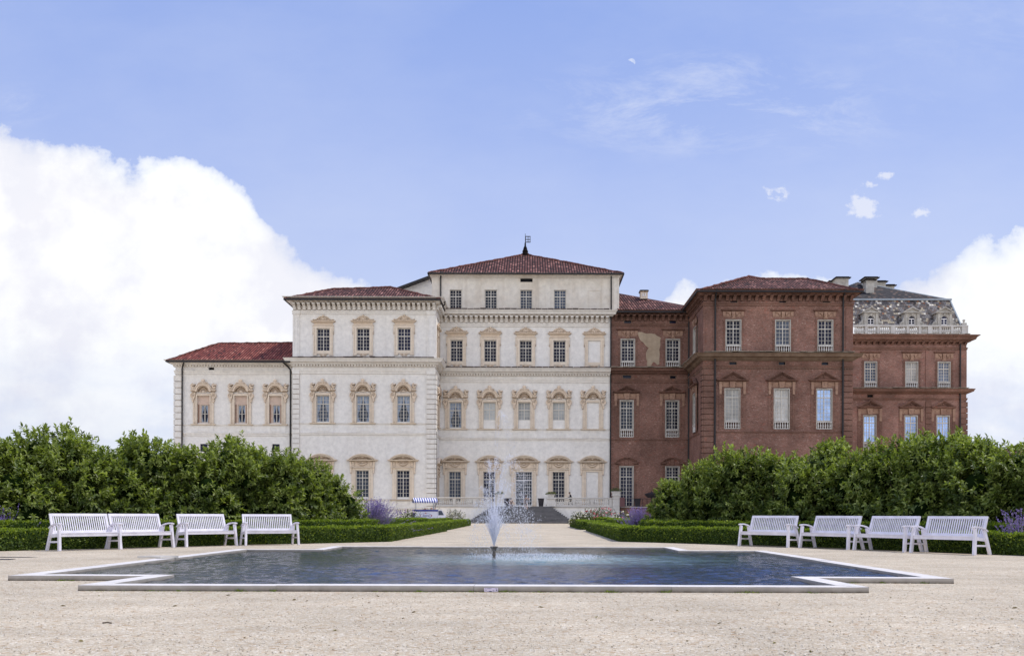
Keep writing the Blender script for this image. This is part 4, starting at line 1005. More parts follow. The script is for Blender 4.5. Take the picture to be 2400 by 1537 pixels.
# dormers
D = Blk(127.0, 2136); k = D.k
def dormer_meshes():
    s = MB(); bx2 = lambda a, b, e, f, d, back=.0: s.box(a*k, b*k, -d, 1.8+back, e*k, f*k)
    arch = [(-7.5,2),(-7.5,15.5)] + [(7.5*math.cos(PI-PI*i/10), 15.5+7.5*math.sin(PI-PI*i/10)) for i in range(1,10)] + [(7.5,15.5),(7.5,2)]
    out = [(-18,0),(-18,29),(18,29),(18,0),(7.5,0),(7.5,2)]
    # front as two halves round the arch
    L = [(-18,0),(-7.5,0),(-7.5,15.5)] + [(7.5*math.cos(PI-PI*i/10), 15.5+7.5*math.sin(PI-PI*i/10)) for i in range(1,6)] + [(0,29),(-18,29)]
    s.prism(K(L,k), -.05, 2.2); s.prism(K([(-x,z) for x,z in L],k), -.05, 2.2)
    for q in (-1, 1):
        s.box(q*11*k, q*16*k, -.16, .0, 0, 28*k); s.box(q*10.4*k, q*16.6*k, -.2, 0, 26*k, 28.5*k)
        s.prism(K([(q*18,0),(q*27,0),(q*28,4),(q*26,8),(q*22.5,9.5),(q*20,14),(q*18.5,20),(q*18,24)],k), -.05, .25); scroll_disc(s, q*23, 4.8, 3.4, .1, k)
    s.ring(0,15.5*k,7.5*k,9.6*k,-.12,.0,0,PI,12); s.prism(K([(-2.2,28),(2.2,28),(1.6,22),(-1.6,22)],k), -.18, 0)
    p = MB(); p.box(-22*k, 22*k, -.32, 2.4, 29*k, 31.5*k); p.prism(K([(-21,31.5),(21,31.5),(0,43)],k), -.12, 2.6)
    for q in (-1, 1): p.prism(K([(q*22,31.5),(q*17,31.5),(0,40.6),(0,43.6)],k), -.36, -.1)
    f = MB(); f.prism(K(arch,k), .10, .14)
    h = MB()
    for q in (-1, 1): h.box(q*1.2*k, q*5.9*k, .07, .1, 4*k, 8.2*k); h.box(q*1.2*k, q*5.9*k, .07, .1, 9.2*k, 14.4*k)
    h.prism(K([(-6,17.2),(6,17.2)] + [(6*math.cos(PI*i/8), 17.2+4.6*math.sin(PI*i/8)) for i in range(1,8)],k), .07, .1)
    return s.mesh('dormer', MT['stone_old']), p.mesh('pediment', MT['stone_old']), f.mesh('sash', MT['frame_w']), h.mesh('pane', MT['glass'])
dm = dormer_meshes()
for cx in (2039.5, 2135.5, 2211.5):
    o = link('dormer', dm[0], mb_, (D.X(cx), 126.85, D.Z(763.5)))
    for n, me in zip(('pediment','sash','pane'), dm[1:]): link(n, me, o)
o = link('dormer', dm[0], mb_, (m1.x-.5, 133, D.Z(763.5)), PI/2)
for n, me in zip(('pediment','sash','pane'), dm[1:]): link(n, me, o)
# chimney stacks
def stack(x0, x1, yt, yb, Y, cap=4):
    C = Blk(Y, (x0+x1)/2, yt); s = MB(); d = min(1.6, (x1-x0)*C.k)
    s.box(C.X(x0), C.X(x1), Y, Y+d, C.Z(yb), C.Z(yt+cap+2)); s.box(C.X(x0-1.2), C.X(x1+1.2), Y-.06, Y+d+.06, C.Z(yt+cap+2), C.Z(yt+cap))
    o = s.build('chimney', MT['stone_old'], mb_); c = MB()
    c.box(C.X(x0-4.5), C.X(x1+4.5), Y-.3, Y+d+.3, C.Z(yt+cap), C.Z(yt+cap-2)); c.box(C.X(x0-1.5), C.X(x1+1.5), Y-.05, Y+d+.05, C.Z(yt+cap-2), C.Z(yt)); c.build('cap', MT['tile'], o)
stack(2030, 2049, 653, 688, 133); stack(2028, 2056, 648, 680, 136); stack(2058, 2076, 657, 690, 141); stack(2078, 2096, 666, 692, 144)
stack(1961, 1989, 648, 682, 134); stack(1945, 1965, 657, 682, 138)
# ---------------------------------------------------------------- low outbuilding at the right edge
ob = thing('outbuilding', 'low brick outbuilding with a sloping red roof behind the bushes at the far right edge', 'building')
O = Blk(75, 2390, 1040); w = MB(); w.box(O.X(2375), O.X(2640), 75, 85, 0, O.Z(1068)); w.build('wall', MT['brick'], ob)
roof_obj('roof', [[pt(2366,1068,74.6),pt(2660,1068,74.6),pt(2660,1028,79),pt(2412,1037,79)],[(pt(2366,1068,74.6).x,86,O.Z(1068)),pt(2366,1068,74.6),pt(2412,1037,79)]], MT['tile'], ob)
# ================================================================== TERRACE AND STAIRS
T = Blk(106.0, 1230, 1180); TZ = 1.98
MT['paving'] = plaster('terrace_paving', (.50,.46,.41), (.34,.30,.26), .7, .8)
MT['step'] = plaster('grey_steps', (.30,.29,.29), (.16,.155,.155), .7, .6)
MT['riser'] = plaster('step_risers', (.14,.135,.14), (.08,.08,.08), .7, .9)
tb = MB(); tx0, tx1 = T.X(1021), T.X(1452)
tb.box(tx0, tx1, 106.05, 112.3, 0, TZ-.12); tb.mi = 1; tb.box(tx0, tx1, 105.95, 112.3, TZ-.12, TZ)
tb.mi = 2; tb.box(tx1, T.X(1650), 106.3, 112.3, 0, TZ-.1); tb.mi = 1; tb.box(tx1, T.X(1650), 106.2, 112.3, TZ-.1, TZ-.002)
structure(tb.build('terrace', [MT['plaster'], MT['paving'], MT['brick_trim']]))
sx = T.X(1222); st = MB(); n = 13; rise = TZ/n
for i in range(n):      # three-sided flight, lowest step first
    e = (n-1-i)
    st.mi = 1; st.box(sx-3.55-e*.215, sx+3.55+e*.215, 105.95-.36*(e+1)+.05, 105.95, rise*i, rise*(i+1)-.035)
    st.mi = 0; st.box(sx-3.6-e*.215, sx+3.6+e*.215, 105.95-.36*(e+1), 105.948, rise*(i+1)-.035, rise*(i+1)-(.001 if i == n-1 else 0))
tag(st.build('staircase', [MT['step'], MT['riser']]), 'broad grey stone steps widening down from the terrace to the gravel path', 'stairs')
tb_h = 1.06
bm = MB(); bm.lathe(balus_prof(.66, .105), (0,0,0), 8); BAL = bm.mesh('baluster', MT['stone'])
def balustrade(label, x0, x1, peds, groups):
    t = thing('stone_balustrade', label, 'balustrade', (0,0,0), 0, 'balustrades on the terrace edge'); y = 106.25
    r = MB(); r.sweep([(x0,y+.17),(x0,y-.17),(x1,y-.17),(x1,y+.17)], [(0,TZ+.88),(.03,TZ+.89),(.06,TZ+.95),(.10,TZ+.97),(.11,TZ+1.04),(.06,TZ+1.06),(-.15,TZ+1.065)]); r.build('rail', MT['stone'], t)
    r = MB(); r.box(x0, x1, y-.19, y+.19, TZ, TZ+.16); r.build('base', MT['stone'], t)
    for a, b in peds:
        p = MB(); p.box(T.X(a), T.X(b), y-.20, y+.20, TZ+.161, TZ+.895); p.box(T.X(a)+.07, T.X(b)-.07, y-.225, y-.19, TZ+.25, TZ+.8); p.build('pedestal', MT['stone'], t)
    for a, b, n in groups:
        for i in range(n): link('baluster', BAL, t, (T.X(a+(b-a)*(i+.5)/n), y, TZ+.16), .2*i)
    return t
balustrade('pale stone balustrade on the terrace left of the stairs, behind the striped cart', T.X(1022), T.X(1161), ((1061,1068),(1108,1116),(1140,1147)), ((1023,1061,8),(1068,1108,9),(1116,1140,5),(1147,1161,3)))
balustrade('pale stone balustrade on the terrace right of the stairs, man standing behind it', T.X(1303), T.X(1436), ((1342,1348.5),(1384,1391.5),(1428,1436)), ((1303,1342,9),(1348.5,1384,8),(1391.5,1428,8)))
def pier(x0, x1, label, hh=1.0, rust=False):
    t = MB(); y = 106.2; X0, X1 = T.X(x0), T.X(x1)
    if rust:
        for i in range(8): t.box(X0, X1, y-.5, y+.5, i*.41, i*.41+.37)
        t.box(X0+.05, X1-.05, y-.45, y+.45, 0, 3.25)
        t.box(X0-.08, X1+.08, y-.58, y+.58, 3.25, 3.4); z = 3.4
    else:
        t.box(X0, X1, y-.42, y+.42, TZ, TZ+.15); t.box(X0+.06, X1-.06, y-.36, y+.36, TZ+.15, TZ+.9); t.box(X0+.2, X1-.2, y-.385, y-.3, TZ+.26, TZ+.8); t.box(X0-.06, X1+.06, y-.48, y+.48, TZ+.9, TZ+1.07); z = TZ+1.07
    tag(t.build('stone_pier', MT['stone']), label, 'pier'); return ((X0+X1)/2, y, z)
# ================================================================== FOLIAGE
MT['leaf'] = leafmat('shrub_leaf', (.082,.108,.020), (.205,.256,.058), (.47,.52,.18), .38, .40)
MT['leaf_shaded'] = leafmat('shaded_shrub_leaf', (.036,.058,.013), (.095,.135,.030), (.21,.26,.08), .42, .32)  # darker copy for inner and low leaves, shade put into the colour
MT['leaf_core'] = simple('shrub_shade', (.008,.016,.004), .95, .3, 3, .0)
MT['box'] = leafmat('box_leaf', (.060,.095,.010), (.175,.245,.018), (.40,.47,.04), .55, .38)
MT['box_shaded'] = leafmat('shaded_box_leaf', (.022,.042,.006), (.058,.100,.012), (.15,.21,.022), .6, .25)  # older side leaves, darkened to put self-shadow into the colour
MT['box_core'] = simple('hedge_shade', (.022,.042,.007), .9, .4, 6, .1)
MT['sage_leaf'] = leafmat('sage_leaf', (.09,.13,.075), (.17,.22,.14), (.28,.33,.24), .7, .3)
MT['sage_bloom'] = leafmat('sage_bloom', (.17,.115,.42), (.27,.19,.56), (.40,.31,.68), .7, .35)
MT['rose_leaf'] = leafmat('rose_leaf', (.045,.06,.018), (.10,.12,.04), (.20,.20,.08), .5, .25)
MT['petal_pink'] = simple('pink_petal', (.62,.17,.19), .7, .2, 30)
MT['petal_white'] = simple('cream_petal', (.72,.66,.50), .7, .12, 30)
MT['petal_red'] = simple('red_petal', (.42,.07,.06), .7, .2, 30)
MT['petal_violet'] = simple('violet_petal', (.36,.20,.50), .7, .2, 30)
MT['wood'] = simple('woody_stem', (.10,.075,.05), .9, .3, 12)
MT['fol_planter'] = leafmat('planter_leaf', (.05,.07,.025), (.12,.14,.055), (.22,.22,.10), .6, .25)
def norm(a): return a/np.maximum(np.linalg.norm(a, axis=1, keepdims=True), 1e-9)
def leaves(C, D, Nn, L, W, curl=.18):
    """pointed leaf per row: base C, direction D, surface normal Nn; 6 verts / 2 quads folded at the midrib"""
    D = norm(D); S = norm(np.cross(D, Nn)); U = np.cross(S, D); n = len(C); L = L[:,None]; W = W[:,None]
    V = np.empty((n, 6, 3))
    V[:,0] = C; V[:,3] = C + D*L - U*L*curl
    for i, (f, w, u) in enumerate(((.33,.85,.10),(.68,.80,.02))):
        V[:,1+i] = C + D*L*f + S*W*w*.5 + U*L*u; V[:,5-i] = C + D*L*f - S*W*w*.5 + U*L*u
    fs = np.array([[0,1,2,3],[0,3,4,5]])
    return V.reshape(-1,3), (np.arange(n)[:,None,None]*6 + fs[None]).reshape(-1,4)
def quads(C, D, Nn, L, W):
    D = norm(D); S = norm(np.cross(D, Nn)); n = len(C); L = L[:,None]; W = W[:,None]
    V = np.empty((n,4,3)); V[:,0] = C - D*L*.5; V[:,2] = C + D*L*.5; V[:,1] = C + S*W*.5; V[:,3] = C - S*W*.5
    return V.reshape(-1,3), (np.arange(n)[:,None]*4 + np.arange(4)[None]).reshape(-1,4)
def npmesh(name, parts, mats):
    """parts: list of (verts, quads, material index)"""
    vs = np.concatenate([p[0] for p in parts]); o = 0; fs = []; mi = []
    for v, f, m in parts:
        fs.append(f+o); mi.append(np.full(len(f), m)); o += len(v)
    fs = np.concatenate(fs); mi = np.concatenate(mi)
    me = bpy.data.meshes.new(name); me.vertices.add(len(vs)); me.vertices.foreach_set('co', vs.astype(np.float32).ravel())
    me.loops.add(fs.size); me.loops.foreach_set('vertex_index', fs.astype(np.int32).ravel())
    me.polygons.add(len(fs)); me.polygons.foreach_set('loop_start', np.arange(0, fs.size, 4, dtype=np.int32)); me.polygons.foreach_set('loop_total', np.full(len(fs), 4, dtype=np.int32))
    me.polygons.foreach_set('material_index', mi.astype(np.int32))
    for m in mats: me.materials.append(m)
    me.update(calc_edges=True); return me
def rdir(n): return norm(RNG.normal(size=(n,3)))
def shrub_crown(seed, nshoot=1800, rx=1.55, ry=1.25, hz=2.55):
    global RNG
    RNG = np.random.default_rng(seed); r = RNG
    # lobes fill a rounded mass from the ground up
    nl = 26; lc = []; lr = []
    for i in range(nl):
        t = (i+.5)/nl; a = i*2.4 + r.uniform(-.4,.4); z = hz*(.10+.80*r.random()); w = math.sqrt(max(.08, 1-(z/hz)**2.4))
        rad = r.uniform(.35,.95)*w
        lc.append((rx*rad*math.cos(a), ry*rad*math.sin(a), z)); lr.append(r.uniform(.34,.60))
    lc = np.array(lc); lr = np.array(lr)
    li = r.integers(0, nl, nshoot); d = rdir(nshoot); d[:,2] = d[:,2]*.9 + .18; d = norm(d)
    P = lc[li] + d*lr[li][:,None]*r.uniform(.72,1.04,(nshoot,1))
    out = norm(P - np.array([0,0,hz*.42])); keep = (P[:,2] > .08)
    sd = norm(d*.6 + out*.5 + np.array([0,0,.55]) + rdir(nshoot)*.35)
    SL = r.uniform(.22,.42,nshoot)
    top = r.random(nshoot) < .07; SL = np.where(top & (P[:,2] > hz*.62), r.uniform(.34,.56,nshoot), SL)
    P, sd, SL = P[keep], sd[keep], SL[keep]; n = len(P)
    per = 13; Cs = []; Ds = []; Ns = []
    side = norm(np.cross(sd, rdir(n))); oth = np.cross(sd, side)
    for j in range(per):
        t = (j+.6)/per; a = j*2.4 + r.uniform(0,6.28,n)*.25
        c = P + sd*(SL*t)[:,None]; c[:,2] -= (t*t*SL*.18)
        rad = side*np.cos(a)[:,None] + oth*np.sin(a)[:,None]
        dd = rad*(1.0-.5*t) + sd*(.35+.75*t) + np.array([0,0,-.22]) + rdir(n)*.22
        Cs.append(c); Ds.append(dd); Ns.append(norm(sd*.8 + np.array([0,0,.7]) + rdir(n)*.3))
    C = np.concatenate(Cs); D = np.concatenate(Ds); Nn = np.concatenate(Ns); m = len(C)
    L = r.uniform(.085,.165,m); W = L*r.uniform(.42,.58,m)
    lv = leaves(C, D, Nn, L, W)
    depth = np.linalg.norm((P-np.array([0,0,hz*.4]))/np.array([rx,ry,hz*.62]), axis=1)+r.normal(0,.14,n); shaded_shoot = (depth < .82)|(P[:,2] < hz*(.10+.38*r.random(n)))
    old = np.repeat(np.tile(shaded_shoot, per), 2)  # mask of inner and low leaves that take the darker shaded colour
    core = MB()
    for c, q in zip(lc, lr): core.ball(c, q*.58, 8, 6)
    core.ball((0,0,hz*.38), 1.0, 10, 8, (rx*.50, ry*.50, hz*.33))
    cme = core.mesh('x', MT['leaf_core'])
    return npmesh('crown', [(lv[0], lv[1][~old], 0), (np.zeros((0,3)), lv[1][old]-len(lv[0]), 1)], [MT['leaf'], MT['leaf_shaded']]), cme
SHR = [shrub_crown(s) for s in (21, 22, 23, 24)]
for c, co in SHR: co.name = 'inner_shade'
tr = MB()
for i in range(7):
    a = i*.9; tr.tube([(.08*math.cos(a), .08*math.sin(a), 0), (.25*math.cos(a), .2*math.sin(a), .5), (.75*math.cos(a), .6*math.sin(a), 1.4), (1.0*math.cos(a), .8*math.sin(a), 1.9)], [.035,.03,.02,.012], 5)
TRUNK = tr.mesh('stems', MT['wood'])
def shrub(p, h, wd, var, rz, label):
    t = thing('shrub', label, 'shrub', p, rz, 'tall leafy shrubs behind the clipped hedges')
    t.scale = (wd/1.55, wd/1.55, h/2.9)
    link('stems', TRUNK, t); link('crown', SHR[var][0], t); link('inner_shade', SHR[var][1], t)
    return t
ords = ['first','second','third','fourth','fifth','sixth','seventh','eighth','ninth','tenth','eleventh']
LB = [(-70,1044,24.6),(40,1040,25.4),(140,1004,26.3),(245,1046,27.4),(345,1016,28.4),(450,1056,29.2),(550,1030,30.2),(640,1046,31.2),(712,1070,32.4),(772,1118,33.6)]
for i, (px, ty, Y) in enumerate(LB):
    g = pt(px, 1207, Y); h = H + (PY-ty)*Y/F
    shrub((g.x, Y, 0), h*1.0, 1.5 if i < 8 else 1.25, i % 4, i*1.7, ['dark green leafy shrub cut by the left edge of the photo','shrub behind the hedge at far left, left of the benches','tallest leafy shrub of the left row, behind the leftmost bench','leafy shrub of the left row behind the gap after the leftmost bench','leafy shrub behind the second bench from the left','leafy shrub of the left row behind the third white bench','leafy shrub behind the gap between third and fourth left benches','leafy shrub of the left row behind the fourth white bench','lower leafy shrub just right of the fourth left bench, before the white pavilion','lowest shrub at the right end of the left row, beside the purple flowers'][i])
RB = [(1592,1126,34.5),(1655,1080,33.5),(1735,1040,32.5),(1825,1056,31.5),(1915,1036,30.5),(2010,1060,29.2),(2110,1010,27.9),(2215,1000,26.6),(2330,1026,25.2),(2440,1030,23.9)]
for i, (px, ty, Y) in enumerate(RB):
    g = pt(px, 1207, Y); h = H + (PY-ty)*Y/F
    shrub((g.x, Y, 0), h*1.0, 1.5 if i > 1 else 1.2, (i+1) % 4, i*2.3+.8, ['lowest shrub at the left end of the right row, beside the dark lamp','second shrub from the path in the right row, below the brick corner','leafy shrub of the right row just left of the first right bench','leafy shrub behind the first bench of the right group','leafy shrub of the right row behind the gap between its first two benches','leafy shrub of the right row behind its second bench','tall leafy shrub of the right row behind its third bench','tallest shrub of the right row, left of the rightmost bench back','leafy shrub behind the rightmost white bench','dark leafy shrub cut by the right edge of the photo'][i])
# ---------------------------------------------------------------- clipped box hedges
def hedge(pts, w, h, dens, label, size=.034, lumpy=.03):
    P = [Vector((a, b, 0)) for a, b in pts]; core = MB(); Cs = []; Ns = []; r = RNG
    n = len(P); nr = []
    for i in range(n-1):
        d = (P[i+1]-P[i]).normalized(); nr.append(Vector((d.y, -d.x, 0)))
    off = []
    for i in range(n):
        o = nr[0] if i == 0 else nr[-1] if i == n-1 else (nr[i-1]+nr[i])
        if 0 < i < n-1: o = o/max(o.dot(nr[i]), .3)
        off.append(o)
    hw = w/2-.03; hh = h-.03
    sec = [(-hw,0),(-hw,hh-.05),(-hw+.05,hh),(hw-.05,hh),(hw,hh-.05),(hw,0)]
    vs = [P[i]+off[i]*a+Vector((0,0,z)) for i in range(n) for a, z in sec]; m = len(sec)
    core.add(vs, [(i*m+j, (i+1)*m+j, (i+1)*m+j+1, i*m+j+1) for i in range(n-1) for j in range(m-1)] + [tuple(range(m)), tuple(range(n*m-1,(n-1)*m-1,-1))])
    def samp(a, b, c, d, nrm):      # quad a b c d
        A, B_, C_, D_ = map(np.array, (a,b,c,d)); area = np.linalg.norm(np.cross(B_-A, D_-A))
        k = int(area*dens*(1.2 if nrm[2] > .5 else .75))
        if k < 1: return
        u = r.random((k,1)); v = r.random((k,1)); q = A*(1-u)*(1-v)+B_*u*(1-v)+C_*u*v+D_*(1-u)*v
        Cs.append(q); Ns.append(np.tile(np.array(nrm), (k,1)))
    up = Vector((0,0,h)); w2 = w/2
    for i in range(n-1):
        a0, a1 = P[i]-off[i]*w2, P[i+1]-off[i+1]*w2; b0, b1 = P[i]+off[i]*w2, P[i+1]+off[i+1]*w2
        samp(a0, a1, a1+up, a0+up, -nr[i]); samp(b0, b1, b1+up, b0+up, nr[i]); samp(a0+up, a1+up, b1+up, b0+up, (0,0,1))
    for i, sg in ((0,-1),(n-1,1)):
        d = (P[1]-P[0]).normalized() if i == 0 else (P[-1]-P[-2]).normalized()
        a, b = P[i]-off[i]*w2, P[i]+off[i]*w2; samp(a, b, b+up, a+up, d*sg)
    C = np.concatenate(Cs); Nn = np.concatenate(Ns); k = len(C)
    lum = np.sin(C[:,0]*3.1+C[:,1]*2.3)*np.sin(C[:,2]*7+C[:,0]*5.3-C[:,1]*4.1)
    C = C + Nn*(lum*lumpy + r.normal(size=k)*.018)[:,None]; C[:,2] = np.maximum(C[:,2], .015)
    D = Nn*.55 + rdir(k)*.9 + np.array([0,0,.55]); N2 = Nn + rdir(k)*.7
    sz = r.uniform(.75,1.4,k)*size
    tops = (r.random(k) < .10) & (Nn[:,2] > .5); C[tops,2] += r.uniform(.01,.05,tops.sum())
    V, Fq = quads(C, D, N2, sz*1.5, sz)
    old = (np.repeat(Nn[:,2], 1) < .5) & (r.random(k) < np.clip(1.02-(C[:,2]/h)*.38, 0, 1)); Fa, Fb = Fq[~old], Fq[old]  # mask of side leaves that take the darker self-shadowed colour
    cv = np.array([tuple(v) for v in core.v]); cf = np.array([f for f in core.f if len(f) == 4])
    me = npmesh('box_hedge', [(V, Fa, 0), (np.zeros((0,3)), Fb-len(V), 2), (cv, cf, 1)], [MT['box'], MT['box_core'], MT['box_shaded']])
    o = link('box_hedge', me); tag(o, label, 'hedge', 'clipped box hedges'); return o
hedge([(-16.5,19.2),(-13.3,22.2),(-11.5,24.2),(-8.9,27.3),(-7.1,28.8),(-5.05,30.85),(-4.98,51.0)], .62, .50, 2100, 'front clipped box hedge behind the left benches, turning along the path')
hedge([(-17.5,20.1),(-14.2,23.1),(-12.4,25.1),(-9.8,28.1),(-8.0,29.7),(-6.2,31.9),(-6.1,51.0)], .62, .70, 1500, 'inner, taller box hedge behind the left benches, below the left shrubs')
hedge([(-9.5,54.9),(-5.3,54.9),(-5.55,79.5)], .7, .50, 700, 'far clipped box hedge left of the path, nearest the left foot of the stairs', .05)
hedge([(-10.5,58),(-6.9,58),(-7.1,79.0)], .8, .60, 600, 'far inner box hedge left of the path, in front of the striped cart', .05)
hedge([(14.4,17.2),(11.6,21.9),(10.45,24.0),(9.4,25.95),(7.45,28.6),(3.50,31.75),(3.75,53.4)], .62, .50, 2100, 'front clipped box hedge behind the right benches, turning along the path')
hedge([(15.6,17.9),(12.8,22.5),(11.65,24.6),(10.55,26.6),(8.5,29.4),(4.7,32.7),(4.9,53.4)], .62, .70, 1500, 'inner, taller box hedge behind the right benches, below the right shrubs')
hedge([(8.0,57.6),(3.70,57.6),(3.62,71.5)], .7, .56, 700, 'far clipped box hedge right of the path, nearest the right foot of the stairs', .05)
hedge([(9.5,61),(5.1,61),(5.0,71.0)], .8, .74, 600, 'far inner box hedge right of the path, in front of the rose bushes', .05)
# ---------------------------------------------------------------- flowering plants
def sage(p, h, spread, n, label, rz=0, lean=(0,0)):
    t = thing('flowering_sage', label, 'flowering plant', p, rz, 'purple flowering sages'); r = RNG
    az = r.uniform(0, 2*PI, n); tilt = np.abs(r.normal(0,.42,n)); Ls = h*r.uniform(.6,1.08,n)/np.maximum(np.cos(tilt*.7), .6)
    d = np.stack([np.sin(tilt)*np.cos(az)*spread+lean[0], np.sin(tilt)*np.sin(az)*spread+lean[1], np.cos(tilt)], 1); d = norm(d)
    b = np.stack([r.normal(0,.10,n), r.normal(0,.10,n), np.zeros(n)], 1)
    mids = b + d*(Ls*.5)[:,None]; V1, F1 = quads(mids, d, rdir(n), Ls, np.full(n,.012))
    m = 16; q = r.uniform(.15,.62,(n,m)); C = (b[:,None]+d[:,None]*(Ls[:,None]*q)[...,None]).reshape(-1,3); dd = np.repeat(d,m,0)+rdir(n*m)*.9
    V2, F2 = quads(C, dd, rdir(n*m), r.uniform(.03,.07,n*m), np.full(n*m,.012))
    st = npmesh('foliage', [(V1,F1,0),(V2,F2,0)], [MT['sage_leaf']]); link('foliage', st, t)
    m = 34; q = r.uniform(.5,1.02,(n,m)); C = (b[:,None]+d[:,None]*(Ls[:,None]*q)[...,None]).reshape(-1,3)+r.normal(size=(n*m,3))*.012
    V3, F3 = quads(C, np.repeat(d,m,0)+rdir(n*m)*.6, rdir(n*m), r.uniform(.025,.055,n*m), np.full(n*m,.024))
    link('blossom', npmesh('blossom', [(V3,F3,0)], [MT['sage_bloom']]), t); return t
g = pt(868,1207,35.5); sage((g.x,35.5,0), 1.5, 1.05, 420, 'large purple sage at the right end of the left shrub row', 0, (.16,0))
g = pt(1503,1207,36); sage((g.x,36,0), 1.2, .8, 260, 'purple sage at the left end of the right shrub row', 0, (-.12,0))
g = pt(-4,1207,23.6); sage((g.x,23.6,0), 1.1, .8, 40, 'purple sage cut by the left photo edge behind the hedge')
g = pt(2382,1207,21.8); sage((g.x,21.8,0), 1.05, .9, 32, 'sparse silvery sage right of the rightmost bench, behind the hedge')
def rosebush(p, h, w, petals, n, label, dense=900):
    t = thing('rose_bush', label, 'rose bush', p, 0, 'rose bushes below the terrace'); r = RNG
    s = MB()
    for i in range(8):
        a = i*.8; s.tube([(0,0,0), (w*.3*math.cos(a), w*.3*math.sin(a), h*.5), (w*.7*math.cos(a), w*.6*math.sin(a), h*r.uniform(.8,1.0))], .012, 4)
    s.build('stems', MT['wood'], t)
    d = rdir(dense); d[:,2] = np.abs(d[:,2]); rad = r.uniform(.45,1.0,(dense,1))**.6
    lump = 1+.25*np.sin(d[:,0:1]*5+1)*np.sin(d[:,1:2]*4+d[:,2:3]*6)
    C = d*rad*lump*np.array([w,w*.8,h*.72]); C[:,2] += h*.22
    V, Fq = quads(C, rdir(dense), rdir(dense), r.uniform(.06,.13,dense), r.uniform(.04,.08,dense))
    link('foliage', npmesh('foliage', [(V,Fq,0)], [MT['rose_leaf']]), t)
    for mk, c in petals:
        f = MB(); k = int(n*c); d = rdir(k); d[:,2] = np.abs(d[:,2]); d[:,1] = -np.abs(d[:,1])*.9; d = norm(d)
        for q in d:
            f.ball((q[0]*w*1.02, q[1]*w*.85, q[2]*h*.74+h*.22), r.uniform(.035,.065), 6, 4, (1,1,.8))
        f.build('blossom', MT[mk], t)
    return t
for px, Y, h, w, pe, n, lb in ((955,62,1.35,1.0,(('petal_white',.8),('petal_violet',.25)),55,'cream and violet flowering rose bush left of the striped cart'),
        (1067,76,1.45,.95,(('petal_white',.5),),30,'tall pale rose bush right of the cart, beside the stairs'),
        (1010,92,1.75,1.3,(('petal_red',.6),('petal_white',.3)),40,'red tinged rose bush behind the striped cart'),
        (1358,64,1.25,.75,(('petal_white',.8),),40,'white rose bush nearest the right foot of the stairs'),
        (1388,65,1.5,.8,(('petal_red',.6),),34,'dark red rose bush right of the stairs'),
        (1418,63,1.55,.85,(('petal_pink',.9),),50,'bright pink rose bush in front of the grooved stone pier'),
        (1462,58,1.25,.85,(('petal_white',.9),('petal_pink',.2)),50,'cream rose bush beside the purple sage on the right')):
    g = pt(px,1207,Y); rosebush((g.x,Y,0), h, w, pe, n, lb)
# ---------------------------------------------------------------- planters on the terrace
def planter(c, w, d, label, fw=.85, fh=.5, pot=True):
    t = thing('planter', label, 'planter', c, 0, 'planted stone troughs')
    if pot:
        p = MB(); z = .3; p.add([(-w/2*.8,-d/2*.8,0),(w/2*.8,-d/2*.8,0),(w/2*.8,d/2*.8,0),(-w/2*.8,d/2*.8,0),(-w/2,-d/2,z),(w/2,-d/2,z),(w/2,d/2,z),(-w/2,d/2,z)], [(0,3,2,1),(4,5,6,7),(0,1,5,4),(1,2,6,5),(2,3,7,6),(3,0,4,7)]); p.box(-w/2-.05, w/2+.05, -d/2-.05, d/2+.05, z, z+.07); p.build('pot', MT['stone'], t)
    n = 700; dd = rdir(n); dd[:,2] = np.abs(dd[:,2])*.9-.15; C = dd*RNG.uniform(.5,1,(n,1))*np.array([fw,fw*.7,fh]); C[:,2] += .38
    V, Fq = quads(C, rdir(n)+dd, rdir(n), RNG.uniform(.08,.17,n), RNG.uniform(.03,.06,n))
    link('foliage', npmesh('foliage', [(V,Fq,0)], [MT['fol_planter']]), t); return t
c = pier(1161,1180,'square stone pedestal left of the stair opening, with a plant'); planter(c, .8, .7, 'low planter with spreading foliage left of the stair top', .6, .42)
c = pier(1281,1303,'square stone pedestal right of the stair opening, with a plant'); planter(c, .8, .7, 'low planter with spreading foliage right of the stair top', .72, .42)
c = pier(1436,1451.5,'tall grooved stone pier at the right end of the terrace balustrade', rust=True); planter(c, 1.0, .9, 'planter with spiky foliage on the tall grooved pier', .75, .62)
def pot(px, label, z=TZ, Y=107.2):
    b = MB(); x = pt(px,1180,Y).x
    b.add([(-.26,-.26,0),(.26,-.26,0),(.26,.26,0),(-.26,.26,0),(-.36,-.36,.9),(.36,-.36,.9),(.36,.36,.9),(-.36,.36,.9)], [(0,3,2,1),(0,1,5,4),(1,2,6,5),(2,3,7,6),(3,0,4,7)])
    b.box(-.4,.4,-.4,.4,.9,.97); o = b.build('pot', MT['dark_pot'], None, (x, Y, z)); tag(o, label, 'pot', 'tapered dark pots on the terrace')
MT['dark_pot'] = simple('dark_pot', (.035,.03,.035), .6, .3, 6)
pot(1268, 'tapered dark pot at the right of the stair top'); pot(1188, 'tapered dark pot at the left of the stair top'); pot(1494, 'tapered dark pot against the brick wall, right of the glazed door')
rl = thing('railing', 'thin dark metal railing on the terrace edge before the brick wall', 'railing'); m = MB()
for i in range(12): x = T.X(1466)+ (T.X(1580)-T.X(1466))*i/11; m.tube([(x,106.5,TZ),(x,106.5,TZ+.95)], .025, 4)
m.build('posts', MT['dark_metal'], rl); m = MB(); m.tube([(T.X(1466),106.5,TZ+.95),(T.X(1580),106.5,TZ+.95)], .03, 5); m.tube([(T.X(1466),106.5,TZ+.1),(T.X(1580),106.5,TZ+.1)], .02, 5); m.build('rail', MT['dark_metal'], rl)
